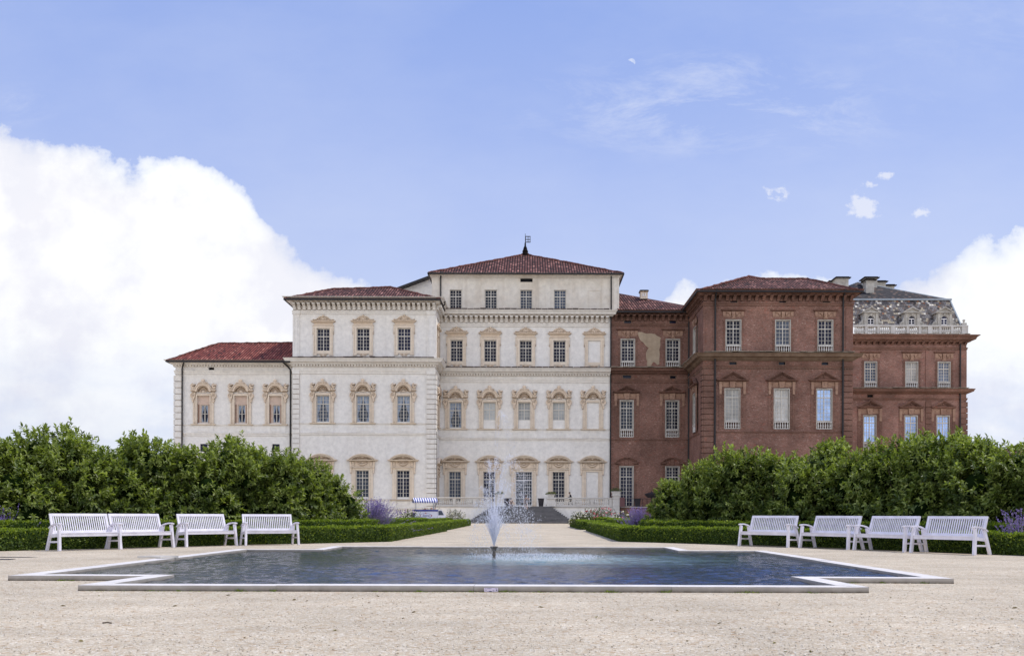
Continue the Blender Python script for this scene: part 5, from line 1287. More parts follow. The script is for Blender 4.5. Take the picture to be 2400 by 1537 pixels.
sb = MB(); MT['maroon'] = simple('maroon_panel', (.13,.06,.06), .6, .1, 3); sb.box(T.X(1451.8), T.X(1463.5), 105.6, 105.66, 1.95, 3.05); so = thing('notice_board', 'plain maroon notice board standing beside the grooved stone pier', 'sign'); sb.build('panel', MT['maroon'], so)
sb = MB(); sb.box(T.X(1453), T.X(1454), 105.67, 105.72, .0, 2.9); sb.box(T.X(1461.5), T.X(1462.5), 105.67, 105.72, .0, 2.9); sb.build('legs', MT['dark_metal'], so)
# garden lamp with a wide dark hood
lp = thing('garden_lamp', 'dark post lamp with a wide tapered hood beside the right shrubs', 'lamp', (pt(1527,1180,107).x, 107, TZ)); m = MB()
m.lathe([(.05,0),(.06,1.6)], (0,0,0), 8); m.build('post', MT['dark_metal'], lp)
m = MB(); m.lathe([(.06,1.02),(.45,1.02),(.78,1.35),(.85,1.5),(.2,1.66),(.07,1.7),(.07,1.82)], (0,0,.05), 6); m.build('hood', MT['dark_pot'], lp)
# ================================================================== GROUND
def gravel_mat():
    m, nt, b = newmat('pale_gravel'); v = wcoords(nt)
    vo = N(nt, 'ShaderNodeTexVoronoi', Scale=66.0); nt.links.new(v, vo.inputs['Vector'])
    v2 = N(nt, 'ShaderNodeTexVoronoi', Scale=26.0); nt.links.new(v, v2.inputs['Vector'])
    sp = nt.nodes.new('ShaderNodeSeparateColor'); nt.links.new(vo.outputs['Color'], sp.inputs[0])
    s2 = nt.nodes.new('ShaderNodeSeparateColor'); nt.links.new(v2.outputs['Color'], s2.inputs[0])
    col = ramp(nt, sp.outputs[0], [(.0,(.37,.30,.21)),(.10,(.475,.40,.295)),(.55,(.535,.462,.35)),(.88,(.615,.55,.44)),(.97,(.71,.66,.57))])
    tint = ramp(nt, s2.outputs[1], [(.0,(.80,.68,.58)),(.12,(.97,.93,.89)),(.7,(1.0,1.0,1.0)),(1.0,(1.10,1.08,1.05))])
    col = mixc(nt, col, tint, 1.0, 'MULTIPLY')
    col = mixc(nt, col, ramp(nt, noise(nt, v, .42, 7, .68), [(.3,.80),(.7,1.13)]), 1.0, 'MULTIPLY')
    col = mixc(nt, col, ramp(nt, noise(nt, wcoords(nt,(.4,1,1)), 2.3, 4, .6), [(.35,.92),(.65,1.05)]), 1.0, 'MULTIPLY')
    dk = ramp(nt, noise(nt, v, 60, 2, .5), [(.68,0.0),(.76,.45)])
    col = mixc(nt, col, (.22,.16,.12), dk)
    nt.links.new(col, b.inputs['Base Color']); b.inputs['Roughness'].default_value = .95; b.inputs['Specular IOR Level'].default_value = .1
    h = mth(nt, 'ADD', mth(nt, 'MULTIPLY', vo.outputs['Distance'], -1.0), mth(nt, 'MULTIPLY', noise(nt, v, 7, 4), .6))
    bump(nt, b, h, .6, .012); return m
MT['gravel'] = gravel_mat()
g = MB(); g.add([(-900,-60,0),(900,-60,0),(900,1500,0),(-900,1500,0)], [(0,1,2,3)]); structure(g.build('ground', MT['gravel']))
MT['soil'] = simple('bed_soil', (.045,.04,.022), .95, .5, 3)
g = MB(); g.add([(a,b,.004) for a, b in ((-22,14.6),(-5.0,30.9),(-4.95,51.2),(-22,51.2))], [(0,1,2,3)]); g.add([(a,b,.004) for a, b in ((22,7.6),(22,53.6),(3.75,53.6),(3.5,31.7))], [(0,1,2,3)])
g.add([(a,b,.004) for a, b in ((-30,54.7),(-5.3,54.7),(-5.6,79.8),(-14,100),(-30,100))], [(0,1,2,3,4)]); g.add([(a,b,.004) for a, b in ((3.7,57.4),(30,57.4),(30,98),(7.5,98),(3.6,71.8))], [(0,1,2,3,4)])
structure(g.build('planting_bed', MT['soil']))
# loose stones, fallen leaves and twigs on the gravel
r = np.random.default_rng(5); n = 9000
Y = 5.2 + 7.5*r.random(n)**1.5; X = (r.random(n)*1.25-.62)*Y*1.0; pc = np.stack([X, Y, np.full(n,.002)],1)
inpool = (np.abs(X+.68) < 4.75) & (Y > 10.6); pc = pc[~inpool]; n = len(pc)
sz = r.uniform(.003,.0085,n)
V = np.array([[1,0,0],[0,1,0],[-1,0,0],[0,-1,0],[.6,.6,.8],[-.6,.6,.8],[-.6,-.6,.8],[.6,-.6,.8]],float)
ang = r.uniform(0,6.28,n); c_, s_ = np.cos(ang), np.sin(ang)
VV = V[None]*sz[:,None,None]*np.stack([r.uniform(.8,1.5,n),r.uniform(.7,1.1,n),r.uniform(.6,1,n)],1)[:,None,:]
XX = VV[...,0]*c_[:,None]-VV[...,1]*s_[:,None]; YY = VV[...,0]*s_[:,None]+VV[...,1]*c_[:,None]
VV = np.stack([XX,YY,VV[...,2]],2)+pc[:,None,:]
fq = np.array([[4,5,6,7],[0,1,5,4],[1,2,6,5],[2,3,7,6],[3,0,4,7]])
MT['pebble'] = leafmat('pebbles', (.30,.235,.165), (.55,.485,.385), (.72,.67,.58), .9, 0.0)
o = link('pebbles', npmesh('pebbles', [(VV.reshape(-1,3), (np.arange(n)[:,None,None]*8+fq[None]).reshape(-1,4), 0)], [MT['pebble']]))
o['label'] = 'loose pale pebbles scattered over the gravel in front of the pool'; o['category'] = 'gravel'; o['kind'] = 'stuff'
MT['dry_leaf'] = leafmat('dry_leaf', (.10,.07,.02), (.20,.15,.05), (.24,.24,.07), .8, .1)
n = 34; Y = 6+5*r.random(n); X = (r.random(n)*1.1-.55)*Y; C = np.stack([X,Y,np.full(n,.006)],1); ok = ~((np.abs(X+.68) < 4.9) & (Y > 10.5)); C = C[ok]; n = len(C)
D = np.stack([r.normal(size=n), r.normal(size=n), np.zeros(n)],1)
o = link('fallen_leaves', npmesh('fallen_leaves', [(*leaves(C, D, np.tile([0,0,1.],(n,1))+r.normal(size=(n,3))*.25, r.uniform(.03,.07,n), r.uniform(.012,.03,n)), 0)], [MT['dry_leaf']]))
o['label'] = 'small fallen leaves lying about on the gravel'; o['category'] = 'leaves'; o['kind'] = 'stuff'
tw = MB(); p0, p1 = gp(240,1461), gp(261,1461.5); tw.tube([(p0.x,p0.y,.008),((p0.x+p1.x)/2,p0.y+.01,.012),(p1.x,p1.y,.008)], .006, 5); tag(tw.build('twig', MT['wood']), 'thin brown twig lying on the gravel left of centre', 'twig')
dr = MB(); a, b = gp(-60,1304.5), gp(96,1305.5); dr.add([(a.x,a.y-.16,.006),(b.x-.25,b.y-.14,.006),(b.x,b.y,.006),(b.x-.3,b.y+.05,.006),(a.x,a.y+.1,.006)], [(0,1,2,3,4)])
a, b = gp(-60,1310.5), gp(32,1310.5); dr.box(a.x, b.x, a.y-.12, a.y+.12, .004, .010)
MT['ground_strip'] = simple('dark_strip', (.05,.045,.045), .7, .3, 5); tag(dr.build('dark_strips', MT['ground_strip']), 'flat dark strips on the gravel at the left edge', 'drain cover')  # two flat dark strips lying on the gravel
pp = MB(); p0 = gp(643,1274.5); pp.add([(p0.x-.06,p0.y-.03,.01),(p0.x+.05,p0.y-.04,.03),(p0.x+.07,p0.y+.03,.012),(p0.x-.03,p0.y+.05,.04)], [(0,1,2,3)]); tag(pp.build('paper_scrap', MT['frame_w']), 'crumpled white paper scrap under the fourth left bench', 'litter')
# ================================================================== POOL
cx, cy = -.68, 17.45
OUT = [(-4.72,-6.72),(4.76,-6.70),(4.66,-5.10),(6.51,-5.16),(6.48,4.70),(4.62,4.70),(4.60,6.90),(-4.62,6.85),(-4.62,4.66),(-6.48,4.66),(-6.50,-5.10),(-4.62,-5.10)]
def inset(P, d):
    n = len(P); R = []
    for i in range(n):
        a, b, c = Vector(P[i-1]), Vector(P[i]), Vector(P[(i+1)%n]); u = (b-a).normalized(); v = (c-b).normalized()
        n1 = Vector((-u.y,u.x)); n2 = Vector((-v.y,v.x)); R.append(b + n1*d + n2*d)
    return R
INN = inset(OUT, .30); cm = MB(); cz = .068
for i in range(12):
    j = (i+1) % 12; o0, o1 = Vector(OUT[i]), Vector(OUT[j]); i0, i1 = INN[i], INN[j]; L = (o1-o0).length; nb = max(1, round(L/2.35))
    for q in range(nb):
        t0, t1 = q/nb, (q+1)/nb; e = .0022/L
        a, b = t0+(e if q else 0), t1-(e if q < nb-1 else 0)
        P = [o0.lerp(o1,a), o0.lerp(o1,b), i0.lerp(i1,b), i0.lerp(i1,a)]; c = [(cx+p.x, cy+p.y) for p in P]
        dz = .0015*((i*7+q*3) % 4)
        cm.prism_z(c, -.05, cz+dz)
def curb_mat():
    m, nt, b = newmat('pool_edging'); v = wcoords(nt)
    g = nt.nodes.new('ShaderNodeNewGeometry'); s = nt.nodes.new('ShaderNodeSeparateXYZ'); nt.links.new(g.outputs['Position'], s.inputs[0])
    darken = ramp(nt, mth(nt, 'ADD', s.outputs[2], mth(nt, 'MULTIPLY', noise(nt, v, 9, 5, .7), .045)), [(.022,(.14,.11,.075)),(.040,(.40,.37,.33)),(.075,(.62,.585,.545)),(.10,(.68,.65,.62))])  # browner and darker towards the ground, broken by noise
    col = mixc(nt, darken, ramp(nt, noise(nt, v, 3.5, 6, .7), [(.3,.8),(.7,1.08)]), 1.0, 'MULTIPLY')
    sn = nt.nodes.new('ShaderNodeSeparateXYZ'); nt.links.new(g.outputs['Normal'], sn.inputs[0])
    col = mixc(nt, col, ramp(nt, sn.outputs[2], [(.2,(.66,.64,.61)),(.9,(1.05,1.04,1.03))]), 1.0, 'MULTIPLY')  # sides darker than the top, shade put into the stone colour
    nt.links.new(col, b.inputs['Base Color']); b.inputs['Roughness'].default_value = .85; b.inputs['Specular IOR Level'].default_value = .2; return m
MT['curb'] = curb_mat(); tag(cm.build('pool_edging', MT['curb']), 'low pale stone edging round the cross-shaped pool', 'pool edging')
def water_mat():
    m, nt, b = newmat('pool_water'); v = wcoords(nt)
    g = nt.nodes.new('ShaderNodeNewGeometry'); s = nt.nodes.new('ShaderNodeVectorMath'); s.operation = 'DISTANCE'
    mp = nt.nodes.new('ShaderNodeMapping'); mp.inputs['Scale'].default_value = (.72,1,1); nt.links.new(g.outputs['Position'], mp.inputs[0])
    nt.links.new(mp.outputs[0], s.inputs[0]); s.inputs[1].default_value = (.72*.55,18.2,0)
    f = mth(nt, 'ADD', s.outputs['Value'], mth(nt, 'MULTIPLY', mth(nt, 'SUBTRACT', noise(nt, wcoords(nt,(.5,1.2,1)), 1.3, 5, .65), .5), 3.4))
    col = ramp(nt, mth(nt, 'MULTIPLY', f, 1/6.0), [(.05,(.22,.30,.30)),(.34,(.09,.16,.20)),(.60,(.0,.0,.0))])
    fl = ramp(nt, noise(nt, wcoords(nt,(.9,2.6,1)), 5.0, 6, .75), [(.44,(.012,.014,.010)),(.55,(.018,.054,.16))])  # blue flecks over dark: sky reflection painted into the base colour
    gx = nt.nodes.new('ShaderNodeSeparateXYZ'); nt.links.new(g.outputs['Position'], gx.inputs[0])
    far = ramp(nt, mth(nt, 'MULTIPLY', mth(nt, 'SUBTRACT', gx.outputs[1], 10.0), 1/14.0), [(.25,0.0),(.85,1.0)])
    fl = mixc(nt, fl, (.022,.027,.018), far)  # far water greener and darker, reflected shrubs put into the colour
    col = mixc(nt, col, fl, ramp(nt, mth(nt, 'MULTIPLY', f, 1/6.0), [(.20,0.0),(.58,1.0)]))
    sx = nt.nodes.new('ShaderNodeSeparateXYZ'); nt.links.new(g.outputs['Position'], sx.inputs[0]); col = mixc(nt, col, (.012,.016,.011), ramp(nt, mth(nt, 'MULTIPLY', mth(nt, 'ADD', sx.outputs[0], 8.0), .1), [(.25,1.0),(.60,0.0)]))  # left side darkened, reflection of the shrubs painted into the colour
    nt.links.new(col, b.inputs['Base Color']); b.inputs['Roughness'].default_value = .04; b.inputs['IOR'].default_value = 1.27; b.inputs['Specular IOR Level'].default_value = .5
    bump(nt, b, noise(nt, wcoords(nt,(.7,1.4,1)), 18, 4, .65), .6, .018); return m
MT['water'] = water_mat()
st = .045; xs = np.arange(-6.3, 6.31, st); ys = np.arange(-6.6, 6.81, st); GX, GY = np.meshgrid(xs, ys); r = np.random.default_rng(3); Z = np.zeros_like(GX)
for i in range(46):
    wl = .13*(6.0**r.random()); th = r.normal(1.25,.75); k = 2*PI/wl; Z += np.sin(k*(GX*math.cos(th)+GY*math.sin(th))+r.uniform(0,6.28)+.5*np.sin(GX*r.uniform(.3,1)+GY*r.uniform(.3,1)))*wl*.0036
rr = np.hypot(GX-1.0, (GY-1.2)*1.1); Z += np.sin(rr*14+np.sin(GX*2)+np.sin(GY*3))*.0030*np.exp(-np.abs(rr-1.2)*.45)
Z *= (.75+.5*np.sin(GX*.8+.4)*np.sin(GY*.9+1)); Z = Z + .026
nx, ny = len(xs), len(ys); ids = np.arange(nx*ny).reshape(ny,nx); fq = np.stack([ids[:-1,:-1],ids[:-1,1:],ids[1:,1:],ids[1:,:-1]],-1)
mx = (GX[:-1,:-1]+st/2); my = (GY[:-1,:-1]+st/2); keep = ((np.abs(mx) < 4.44) & (my > -6.53) & (my < 6.72)) | ((np.abs(mx) < 6.29) & (my > -4.93) & (my < 4.50))
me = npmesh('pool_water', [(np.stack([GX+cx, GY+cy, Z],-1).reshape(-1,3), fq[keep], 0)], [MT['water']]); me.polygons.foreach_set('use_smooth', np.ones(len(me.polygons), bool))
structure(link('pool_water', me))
sl = MB(); a = gp(370,1305,.09); sl.prism_z([(a.x-.38,a.y-.05),(a.x+.12,a.y-.17),(a.x+.36,a.y+.1),(a.x-.1,a.y+.22)], .075, .115); tag(sl.build('stone_slab', MT['stone']), 'loose flat stone slab lying on the left pool edging', 'slab')
# label plate against the near edging
pl = thing('info_plate', 'small white printed plate leaning on the near pool edging', 'plate'); a = gp(1152,1379,.03); py_ = cy-6.72-.012
MT['plate'] = simple('plate_white', (.66,.60,.72), .5, .06, 40); MT['ink'] = simple('dark_ink', (.05,.05,.14), .6, .1, 9)
m = MB(); m.box(a.x-.083, a.x+.083, py_-.006, py_, .008, .052); m.build('board', MT['plate'], pl)
m = MB(); y = py_-.0075
for x0, x1, z0, z1 in ((-.07,-.058,.041,.046),(-.048,.006,.041,.046),(-.07,-.05,.024,.029),(-.04,-.032,.012,.017),(-.022,.008,.009,.017),(.018,.04,.016,.022),(.058,.074,.020,.032),(.052,.07,.042,.046)): m.box(a.x+x0, a.x+x1, y, y+.003, z0, z1)
m.build('printing', MT['ink'], pl)
# weeds along the edging
MT['weed'] = leafmat('weed_leaf', (.09,.13,.02), (.17,.23,.035), (.30,.36,.07), .6, .35)
WD = []
for s in range(4):
    r = np.random.default_rng(40+s); n = 26; C = np.stack([r.normal(0,.035+.02*s,n), r.normal(0,.012,n), np.zeros(n)],1); D = np.stack([r.normal(0,.7,n), r.normal(0,.5,n)-.2, r.uniform(.25,1.2,n)],1)
    WD.append(npmesh('weed', [(*leaves(C, D, r.normal(size=(n,3))+np.array([0,-.6,.3]), r.uniform(.03,.09,n), r.uniform(.008,.018,n)),0)], [MT['weed']]))
r = random.Random(9)
spots = [(420,-6.72),(562,-6.72),(640,-6.72),(355,-6.72),(985,-6.72),(1105,-6.72),(1178,-6.72),(1200,-6.72),(1265,-6.72),(1430,-6.72),(1560,-6.72),(1755,-6.72),(1900,-6.72),(145,-5.12),(168,-5.12),(2000,-5.12),(2070,-5.12),(2160,-5.12)]
nm = ['at the near left corner stretch','beside a joint','with spread leaves','']
for i, (px, e) in enumerate(spots):
    Yw = cy+e-.02; g = pt(px,1380,Yw); o = link('weed', WD[i % 4], None, (g.x, Yw, 0), r.uniform(-.6,.6)); s = r.uniform(.28,.6); o.scale = (s*1.2, s, s)
    tag(o, 'small green weed growing at the foot of the pale pool edging', 'weed', 'weeds along the pool edging')
n = 900; r = np.random.default_rng(8); t = r.random(n); X = cx-4.6+9.2*t; C = np.stack([X, np.full(n, cy-6.735)-np.abs(r.normal(0,.02,n)), np.full(n,.001)],1)
gate = (np.sin(X*3.1)+np.sin(X*7.3+1)+np.sin(X*1.3+2)) > -.3; C = C[gate]; n = len(C); D = np.stack([r.normal(0,.8,n), r.normal(0,.6,n)-.3, r.uniform(.1,.9,n)],1)
o = link('moss', npmesh('moss', [(*quads(C, D, r.normal(size=(n,3)), r.uniform(.01,.03,n), r.uniform(.005,.012,n)),0)], [MT['weed']])); o['label'] = 'thin line of moss and grass along the near pool edging'; o['category'] = 'moss'; o['kind'] = 'stuff'
# ================================================================== FOUNTAIN
fx, fy = -.71, 18.25; ft = thing('fountain', 'single spray fountain rising from the middle of the pool', 'fountain', (fx, fy, 0))
MT['bronze'] = simple('weathered_bronze', (.12,.10,.085), .5, .3, 20)
m = MB(); m.lathe([(.034,-.02),(.03,.10),(.042,.11),(.042,.13),(.028,.14),(.034,.20),(.05,.22),(.055,.25),(.078,.262),(.078,.285),(.04,.29)], (0,0,0), 12); m.build('nozzle', MT['bronze'], ft)
def spray_mat():
    m, nt, b = newmat('water_spray'); b.inputs['Base Color'].default_value = (.92,.92,.96,1); b.inputs['Roughness'].default_value = .25
    t = nt.nodes.new('ShaderNodeBsdfTranslucent'); t.inputs['Color'].default_value = (.93,.93,.97,1); x = nt.nodes.new('ShaderNodeMixShader'); x.inputs[0].default_value = .5
    tr = nt.nodes.new('ShaderNodeBsdfTransparent'); y = nt.nodes.new('ShaderNodeMixShader'); y.inputs[0].default_value = .25
    nt.links.new(b.outputs[0], x.inputs[1]); nt.links.new(t.outputs[0], x.inputs[2]); nt.links.new(x.outputs[0], y.inputs[1]); nt.links.new(tr.outputs[0], y.inputs[2]); nt.links.new(y.outputs[0], nt.nodes['Material Output'].inputs['Surface']); return m
MT['spray'] = spray_mat(); r = np.random.default_rng(17); G = 9.81; parts = []
WX, WY = .55, .45
def fly(v, t): return np.stack([v[:,0]*t+.5*WX*t*t, v[:,1]*t+.5*WY*t*t, .28+v[:,2]*t-.5*G*t*t],1), np.stack([v[:,0]+WX*t, v[:,1]+WY*t, v[:,2]-G*t],1)
def spray(C, D, L, W):
    ok = C[:,2] > .02; C, D, L, W = C[ok], D[ok], L[ok], W[ok]; n = len(C); Nn = r.normal(size=(n,3))
    a, f = quads(C, D, Nn, L, W); parts.append((a, f, 0)); a, f = quads(C, D, np.cross(norm(D), norm(Nn)), L, W); parts.append((a, f, 0))
for cnt, v0, tilt, nd, spread in ((2,7.3,.5,330,.04),(7,5.9,4.2,420,.085),(11,5.0,7.2,230,.10),(14,4.3,10.5,140,.10),(14,3.6,15,80,.09)):
    for i in range(cnt):
        a = 2*PI*(i+r.uniform(-.2,.2))/cnt; th = math.radians(tilt*r.uniform(.85,1.15)); v0_ = v0*r.uniform(.94,1.04)
        v = np.array([v0_*math.sin(th)*math.cos(a), v0_*math.sin(th)*math.sin(a), v0_*math.cos(th)]); T_ = 2*v0_*math.cos(th)/G+.05
        t = T_*(r.random(nd)**.8); t = t + .03*np.sin(t*55+i)*.3; vv = np.tile(v,(nd,1)); C, D = fly(vv, t)
        C = C + r.normal(size=(nd,3))*(spread*np.maximum(t-.12,0)**1.1)[:,None]*.75; sp_ = np.linalg.norm(D, axis=1); D = D + r.normal(size=D.shape)*.6
        spray(C, D, r.uniform(.018,.04,nd)*(.6+.12*sp_), r.uniform(.0042,.0100,nd))
        k = 26; t = r.uniform(0,.20,k); C, D = fly(np.tile(v,(k,1))*(1+r.normal(0,.012,(k,1))), t); spray(C, D, r.uniform(.06,.14,k), r.uniform(.008,.014,k))
k = 1900; th = np.radians(np.abs(r.normal(0,6.6,k))); a = r.uniform(0,6.28,k); v0 = r.uniform(3.2,6.5,k); v = np.stack([v0*np.sin(th)*np.cos(a), v0*np.sin(th)*np.sin(a), v0*np.cos(th)],1); t = r.random(k)**1.2*.15
C, D = fly(v, t); spray(C, D, r.uniform(.05,.10,k), r.uniform(.007,.013,k))
k = 260; th = np.radians(np.abs(r.normal(0,8,k))+1); a = r.uniform(0,6.28,k); v0 = r.uniform(3.4,6.3,k); v = np.stack([v0*np.sin(th)*np.cos(a), v0*np.sin(th)*np.sin(a), v0*np.cos(th)],1); t = (.25+.75*r.random(k))*2*v0*np.cos(th)/G
C, D = fly(v, t); spray(C, D, r.uniform(.010,.03,k), r.uniform(.005,.010,k))
o = link('jet', npmesh('jet', parts, [MT['spray']]), ft); o['kind'] = 'stuff'
parts = []; k = 3600; a = r.uniform(0,6.28,k); q = np.clip(np.abs(1-np.abs(r.normal(0,.32,k))), 0, 1.5); X = .82+1.38*q*np.cos(a)+r.normal(0,.1,k); Yy = .75+1.55*q*np.sin(a)
ok = r.random(k) < (.35+.65*np.clip(1-np.abs(X-1.0)/1.6,0,1)); X, Yy = X[ok], Yy[ok]; k = len(X)
C = np.stack([X, Yy, .028+np.abs(r.normal(0,.024,k))],1); D = np.stack([r.normal(0,.5,k), r.normal(0,.5,k), np.ones(k)],1); spray(C, D, r.uniform(.010,.045,k), r.uniform(.006,.014,k))
k = 2200; a = r.uniform(0,6.28,k); q = np.clip(np.abs(r.normal(.8,.35,k)), 0, 1.6); C = np.stack([.85+1.5*q*np.cos(a), .75+1.6*q*np.sin(a), np.full(k,.040)],1); D = np.stack([r.normal(size=k), r.normal(size=k)*.4, np.zeros(k)],1)
av, fv = quads(C, D, np.tile([0,0,1.],(k,1)), r.uniform(.015,.06,k), r.uniform(.008,.022,k)); parts.append((av, fv, 0))
o = link('splash', npmesh('splash', parts, [MT['spray']]), ft); o['kind'] = 'stuff'
# ================================================================== BENCHES
def make_bench():
    t = thing('garden_bench', 'x', 'bench', (0,0,0)); Lh = .80; M = MT['white_paint']     # front faces local -y, front feet at y=0
    def P(name, f):
        m = MB(); f(m); return m.build(name, M, t)
    sz_ = .43
    for q in (-1, 1):
        P('leg', lambda m: m.bar((q*(Lh-.01),.03,0), (q*(Lh-.035),.10,.635), .055, .085, (0,1,0)))
        P('leg', lambda m: m.bar((q*(Lh-.01),.66,0), (q*(Lh-.035),.46,.60), .05, .085, (0,1,0)))
        def arm(m):
            pts = [(.01,.66),(.08,.672),(.18,.675),(.30,.662),(.42,.632),(.52,.59),(.56,.565)]
            for a, b in zip(pts, pts[1:]): m.bar((q*(Lh-.035),a[0],a[1]), (q*(Lh-.035),b[0]+.006,b[1]-.001), .075, .034)
        P('armrest', arm)
        P('stretcher', lambda m: m.bar((q*(Lh-.022),.065,.23), (q*(Lh-.022),.60,.215), .032, .045))
        P('side_rail', lambda m: m.bar((q*(Lh-.034),.09,.395), (q*(Lh-.034),.51,.36), .034, .075))
    def seat(m):
        m.box(-Lh+.06, Lh-.06, .052, .086, .355, .425)
        for i in range(7): y = .045+i*.066; m.box(-Lh+.02, Lh-.02, y, y+.052, sz_-i*.007, sz_+.022-i*.007)
    P('seat', seat)
    A0, A1 = Vector((0,.485,.415)), Vector((0,.66,.925)); d = (A1-A0).normalized(); nrm = Vector((0,-d.z,d.y))
    def back(m):
        W = Lh-.055
        m.bar(A1+Vector((-W,0,0))-d*.035, A1+Vector((W,0,0))-d*.035, .036, .072, d); m.bar(A0+Vector((-W,0,0))+d*.045, A0+Vector((W,0,0))+d*.045, .034, .085, d)
        for q in (-1, 1): m.bar(A0+Vector((q*(W-.03),0,0)), A1+Vector((q*(W-.03),0,0))-d*.002, .062, .040, Vector((0,1,0)))
    b = P('backrest', back); m = MB()
    sl = MB(); sl.bar(A0+d*.08, A1-d*.066, .026, .018, Vector((0,1,0))); sm_ = sl.mesh('slat', M)
    for i in range(24): link('slat', sm_, b, (-(Lh-.15)+(2*Lh-.30)*i/23, 0, 0))
    return t
bench = make_bench(); bench['group'] = 'white benches around the pool'
spots = []
for n_, ps in (('L1',((147,1291),(279,1287))),('L2',((281,1287),(410,1282.8))),('L3',((433.6,1282),(560,1278.5))),('L4',((577,1278.6),(700.6,1276.7))),('R1',((1727,1278.9),(1849.5,1283))),('R2',((1867.5,1283),(1992,1288.3))),('R3',((1994,1288),(2124.4,1294.3))),('R4',((2141,1295),(2273,1300.6)))):
    a, b = gp(*ps[0]), gp(*ps[1]); spots.append(((a+b)/2, math.atan2(b.y-a.y, b.x-a.x)))
bl = ['leftmost white slatted bench of the left group','second white bench from the left, its arm overlapping the leftmost bench','third white bench of the left group, standing apart from the second','rightmost white bench of the left group, straightest to the viewer','leftmost white bench of the right group, nearest the path','second white bench of the right group, low in front of the bushes','third white bench of the right group, overlapping its left neighbour','rightmost white bench, closest to the right edge of the photo']
for i, (p, a) in enumerate(spots):
    o = bench if i == 0 else copy_tree(bench)
    o.location = p; o.rotation_euler = (0,0,a); o['label'] = bl[i]
    o.scale = (1.0 if i < 4 else 1.08, 1, 1)
# ================================================================== ICE CREAM CART
ct = thing('ice_cream_cart', 'white and blue three-wheeled vending cart under a striped awning left of the stairs', 'vending cart', (pt(1006,1207,88).x, 88, 0), math.radians(14))
MT['cart_white'] = simple('cart_white', (.74,.73,.80), .35, .04, 4, .5); MT['cart_blue'] = simple('cart_blue', (.022,.035,.27), .4, .1, 4, .5)
m, nt, b = newmat('awning_stripes'); tc = nt.nodes.new('ShaderNodeTexCoord'); sp = nt.nodes.new('ShaderNodeSeparateXYZ'); nt.links.new(tc.outputs['Object'], sp.inputs[0])
nt.links.new(ramp(nt, mth(nt, 'FRACT', mth(nt, 'MULTIPLY', sp.outputs[0], 1/.235)), [(0,(.78,.77,.82)),(.52,(.025,.04,.26))], 'CONSTANT'), b.inputs['Base Color']); b.inputs['Roughness'].default_value = .8; MT['awning'] = m
m = MB(); m.box(-1.55,.70,-.62,.62,.42,1.28); m.build('body', MT['cart_white'], ct)
m = MB(); m.box(-1.60,.78,-.66,.66,1.28,1.44); m.box(-1.60,-1.50,-.66,-.30,.5,1.28); m.box(-1.575,-1.56,.0,.5,.5,1.28); m.build('counter', MT['cart_blue'], ct)
cab = MB(); cab.prism([(.72,.34),(.72,1.40),(1.16,1.42),(1.46,.92),(1.66,.84),(1.72,.42)], -.60, .60); cab.prism([(1.40,.30),(1.45,.60),(1.78,.62),(1.80,.40)], -.2, .2); co = cab.build('cab', MT['cart_white'], ct)
m = MB(); m.prism([(.82,.90),(.82,1.34),(1.12,1.35),(1.36,.92)], -.615, -.595); m.prism([(.82,.90),(.82,1.34),(1.12,1.35),(1.36,.92)], .595, .615); m.add([(1.20,-.5,1.38),(1.46,-.5,.95),(1.46,.5,.95),(1.20,.5,1.38)], [(0,1,2,3)]); m.build('window', MT['glass_grey'], co)
for x, y in ((-1.0,-.55),(-1.0,.45),(1.5,-.06)):
    m = MB(); m.ring(x,.24,.12,.24,y,y+.12,0,2*PI,16); w_ = m.build('wheel', MT['dark_pot'], ct); m = MB(); m.ring(x,.24,.001,.12,y+.01,y+.11,0,2*PI,12); m.build('hub', MT['lead'], w_)
for x in (-1.32,.42):
    m = MB(); m.tube([(x,-.05,1.44),(x,-.05,2.52)], .035, 6); m.build('awning_pole', MT['lead'], ct)
m = MB()
for q in (-1, 1):
    m.add([(-1.60,0,2.60),(.72,0,2.60),(.72,q*.85,2.27),(-1.60,q*.85,2.27)], [(0,1,2,3)])
    n = 20
    for i in range(n):
        x0 = -1.60+2.32*i/n; x1 = -1.60+2.32*(i+1)/n; xm = (x0+x1)/2; m.add([(x0,q*.855,2.27),(x1,q*.855,2.27),(x1,q*.86,2.14),(xm,q*.86,2.09),(x0,q*.86,2.14)], [(0,1,2,3,4)])
m.build('awning', MT['awning'], ct)
m = MB(); m.ring(-.42,.86,.30,.325,-.628,-.621,0,2*PI,24)
for v in range(len(m.v)): x, y, z = m.v[v]; m.v[v] = (-.42+(x+.42)*1.75, y, .86+(z-.86)*.78)
em = m.build('emblem', MT['cart_blue'], ct)
m = MB()
for x, z in ((-.98,.86),(.14,.86),(-.42,1.10),(-.42,.62)): m.ball((x,-.625,z), .065, 8, 4, (1,.15,1))
m.build('cone_motif', MT['petal_red'], em)
cu = bpy.data.curves.new('lettering','FONT'); cu.body = 'Spice'; cu.size = .34; cu.shear = .35; cu.align_x = 'CENTER'; cu.extrude = .003
to = bpy.data.objects.new('tmp', cu); COL.objects.link(to); me = bpy.data.meshes.new_from_object(to.evaluated_get(bpy.context.evaluated_depsgraph_get())); me.name = 'lettering'; bpy.data.objects.remove(to)
me.materials.clear(); me.materials.append(MT['cart_blue']); lt = link('lettering', me, em, (-.42,-.632,.76)); lt.rotation_euler = (PI/2,0,0)
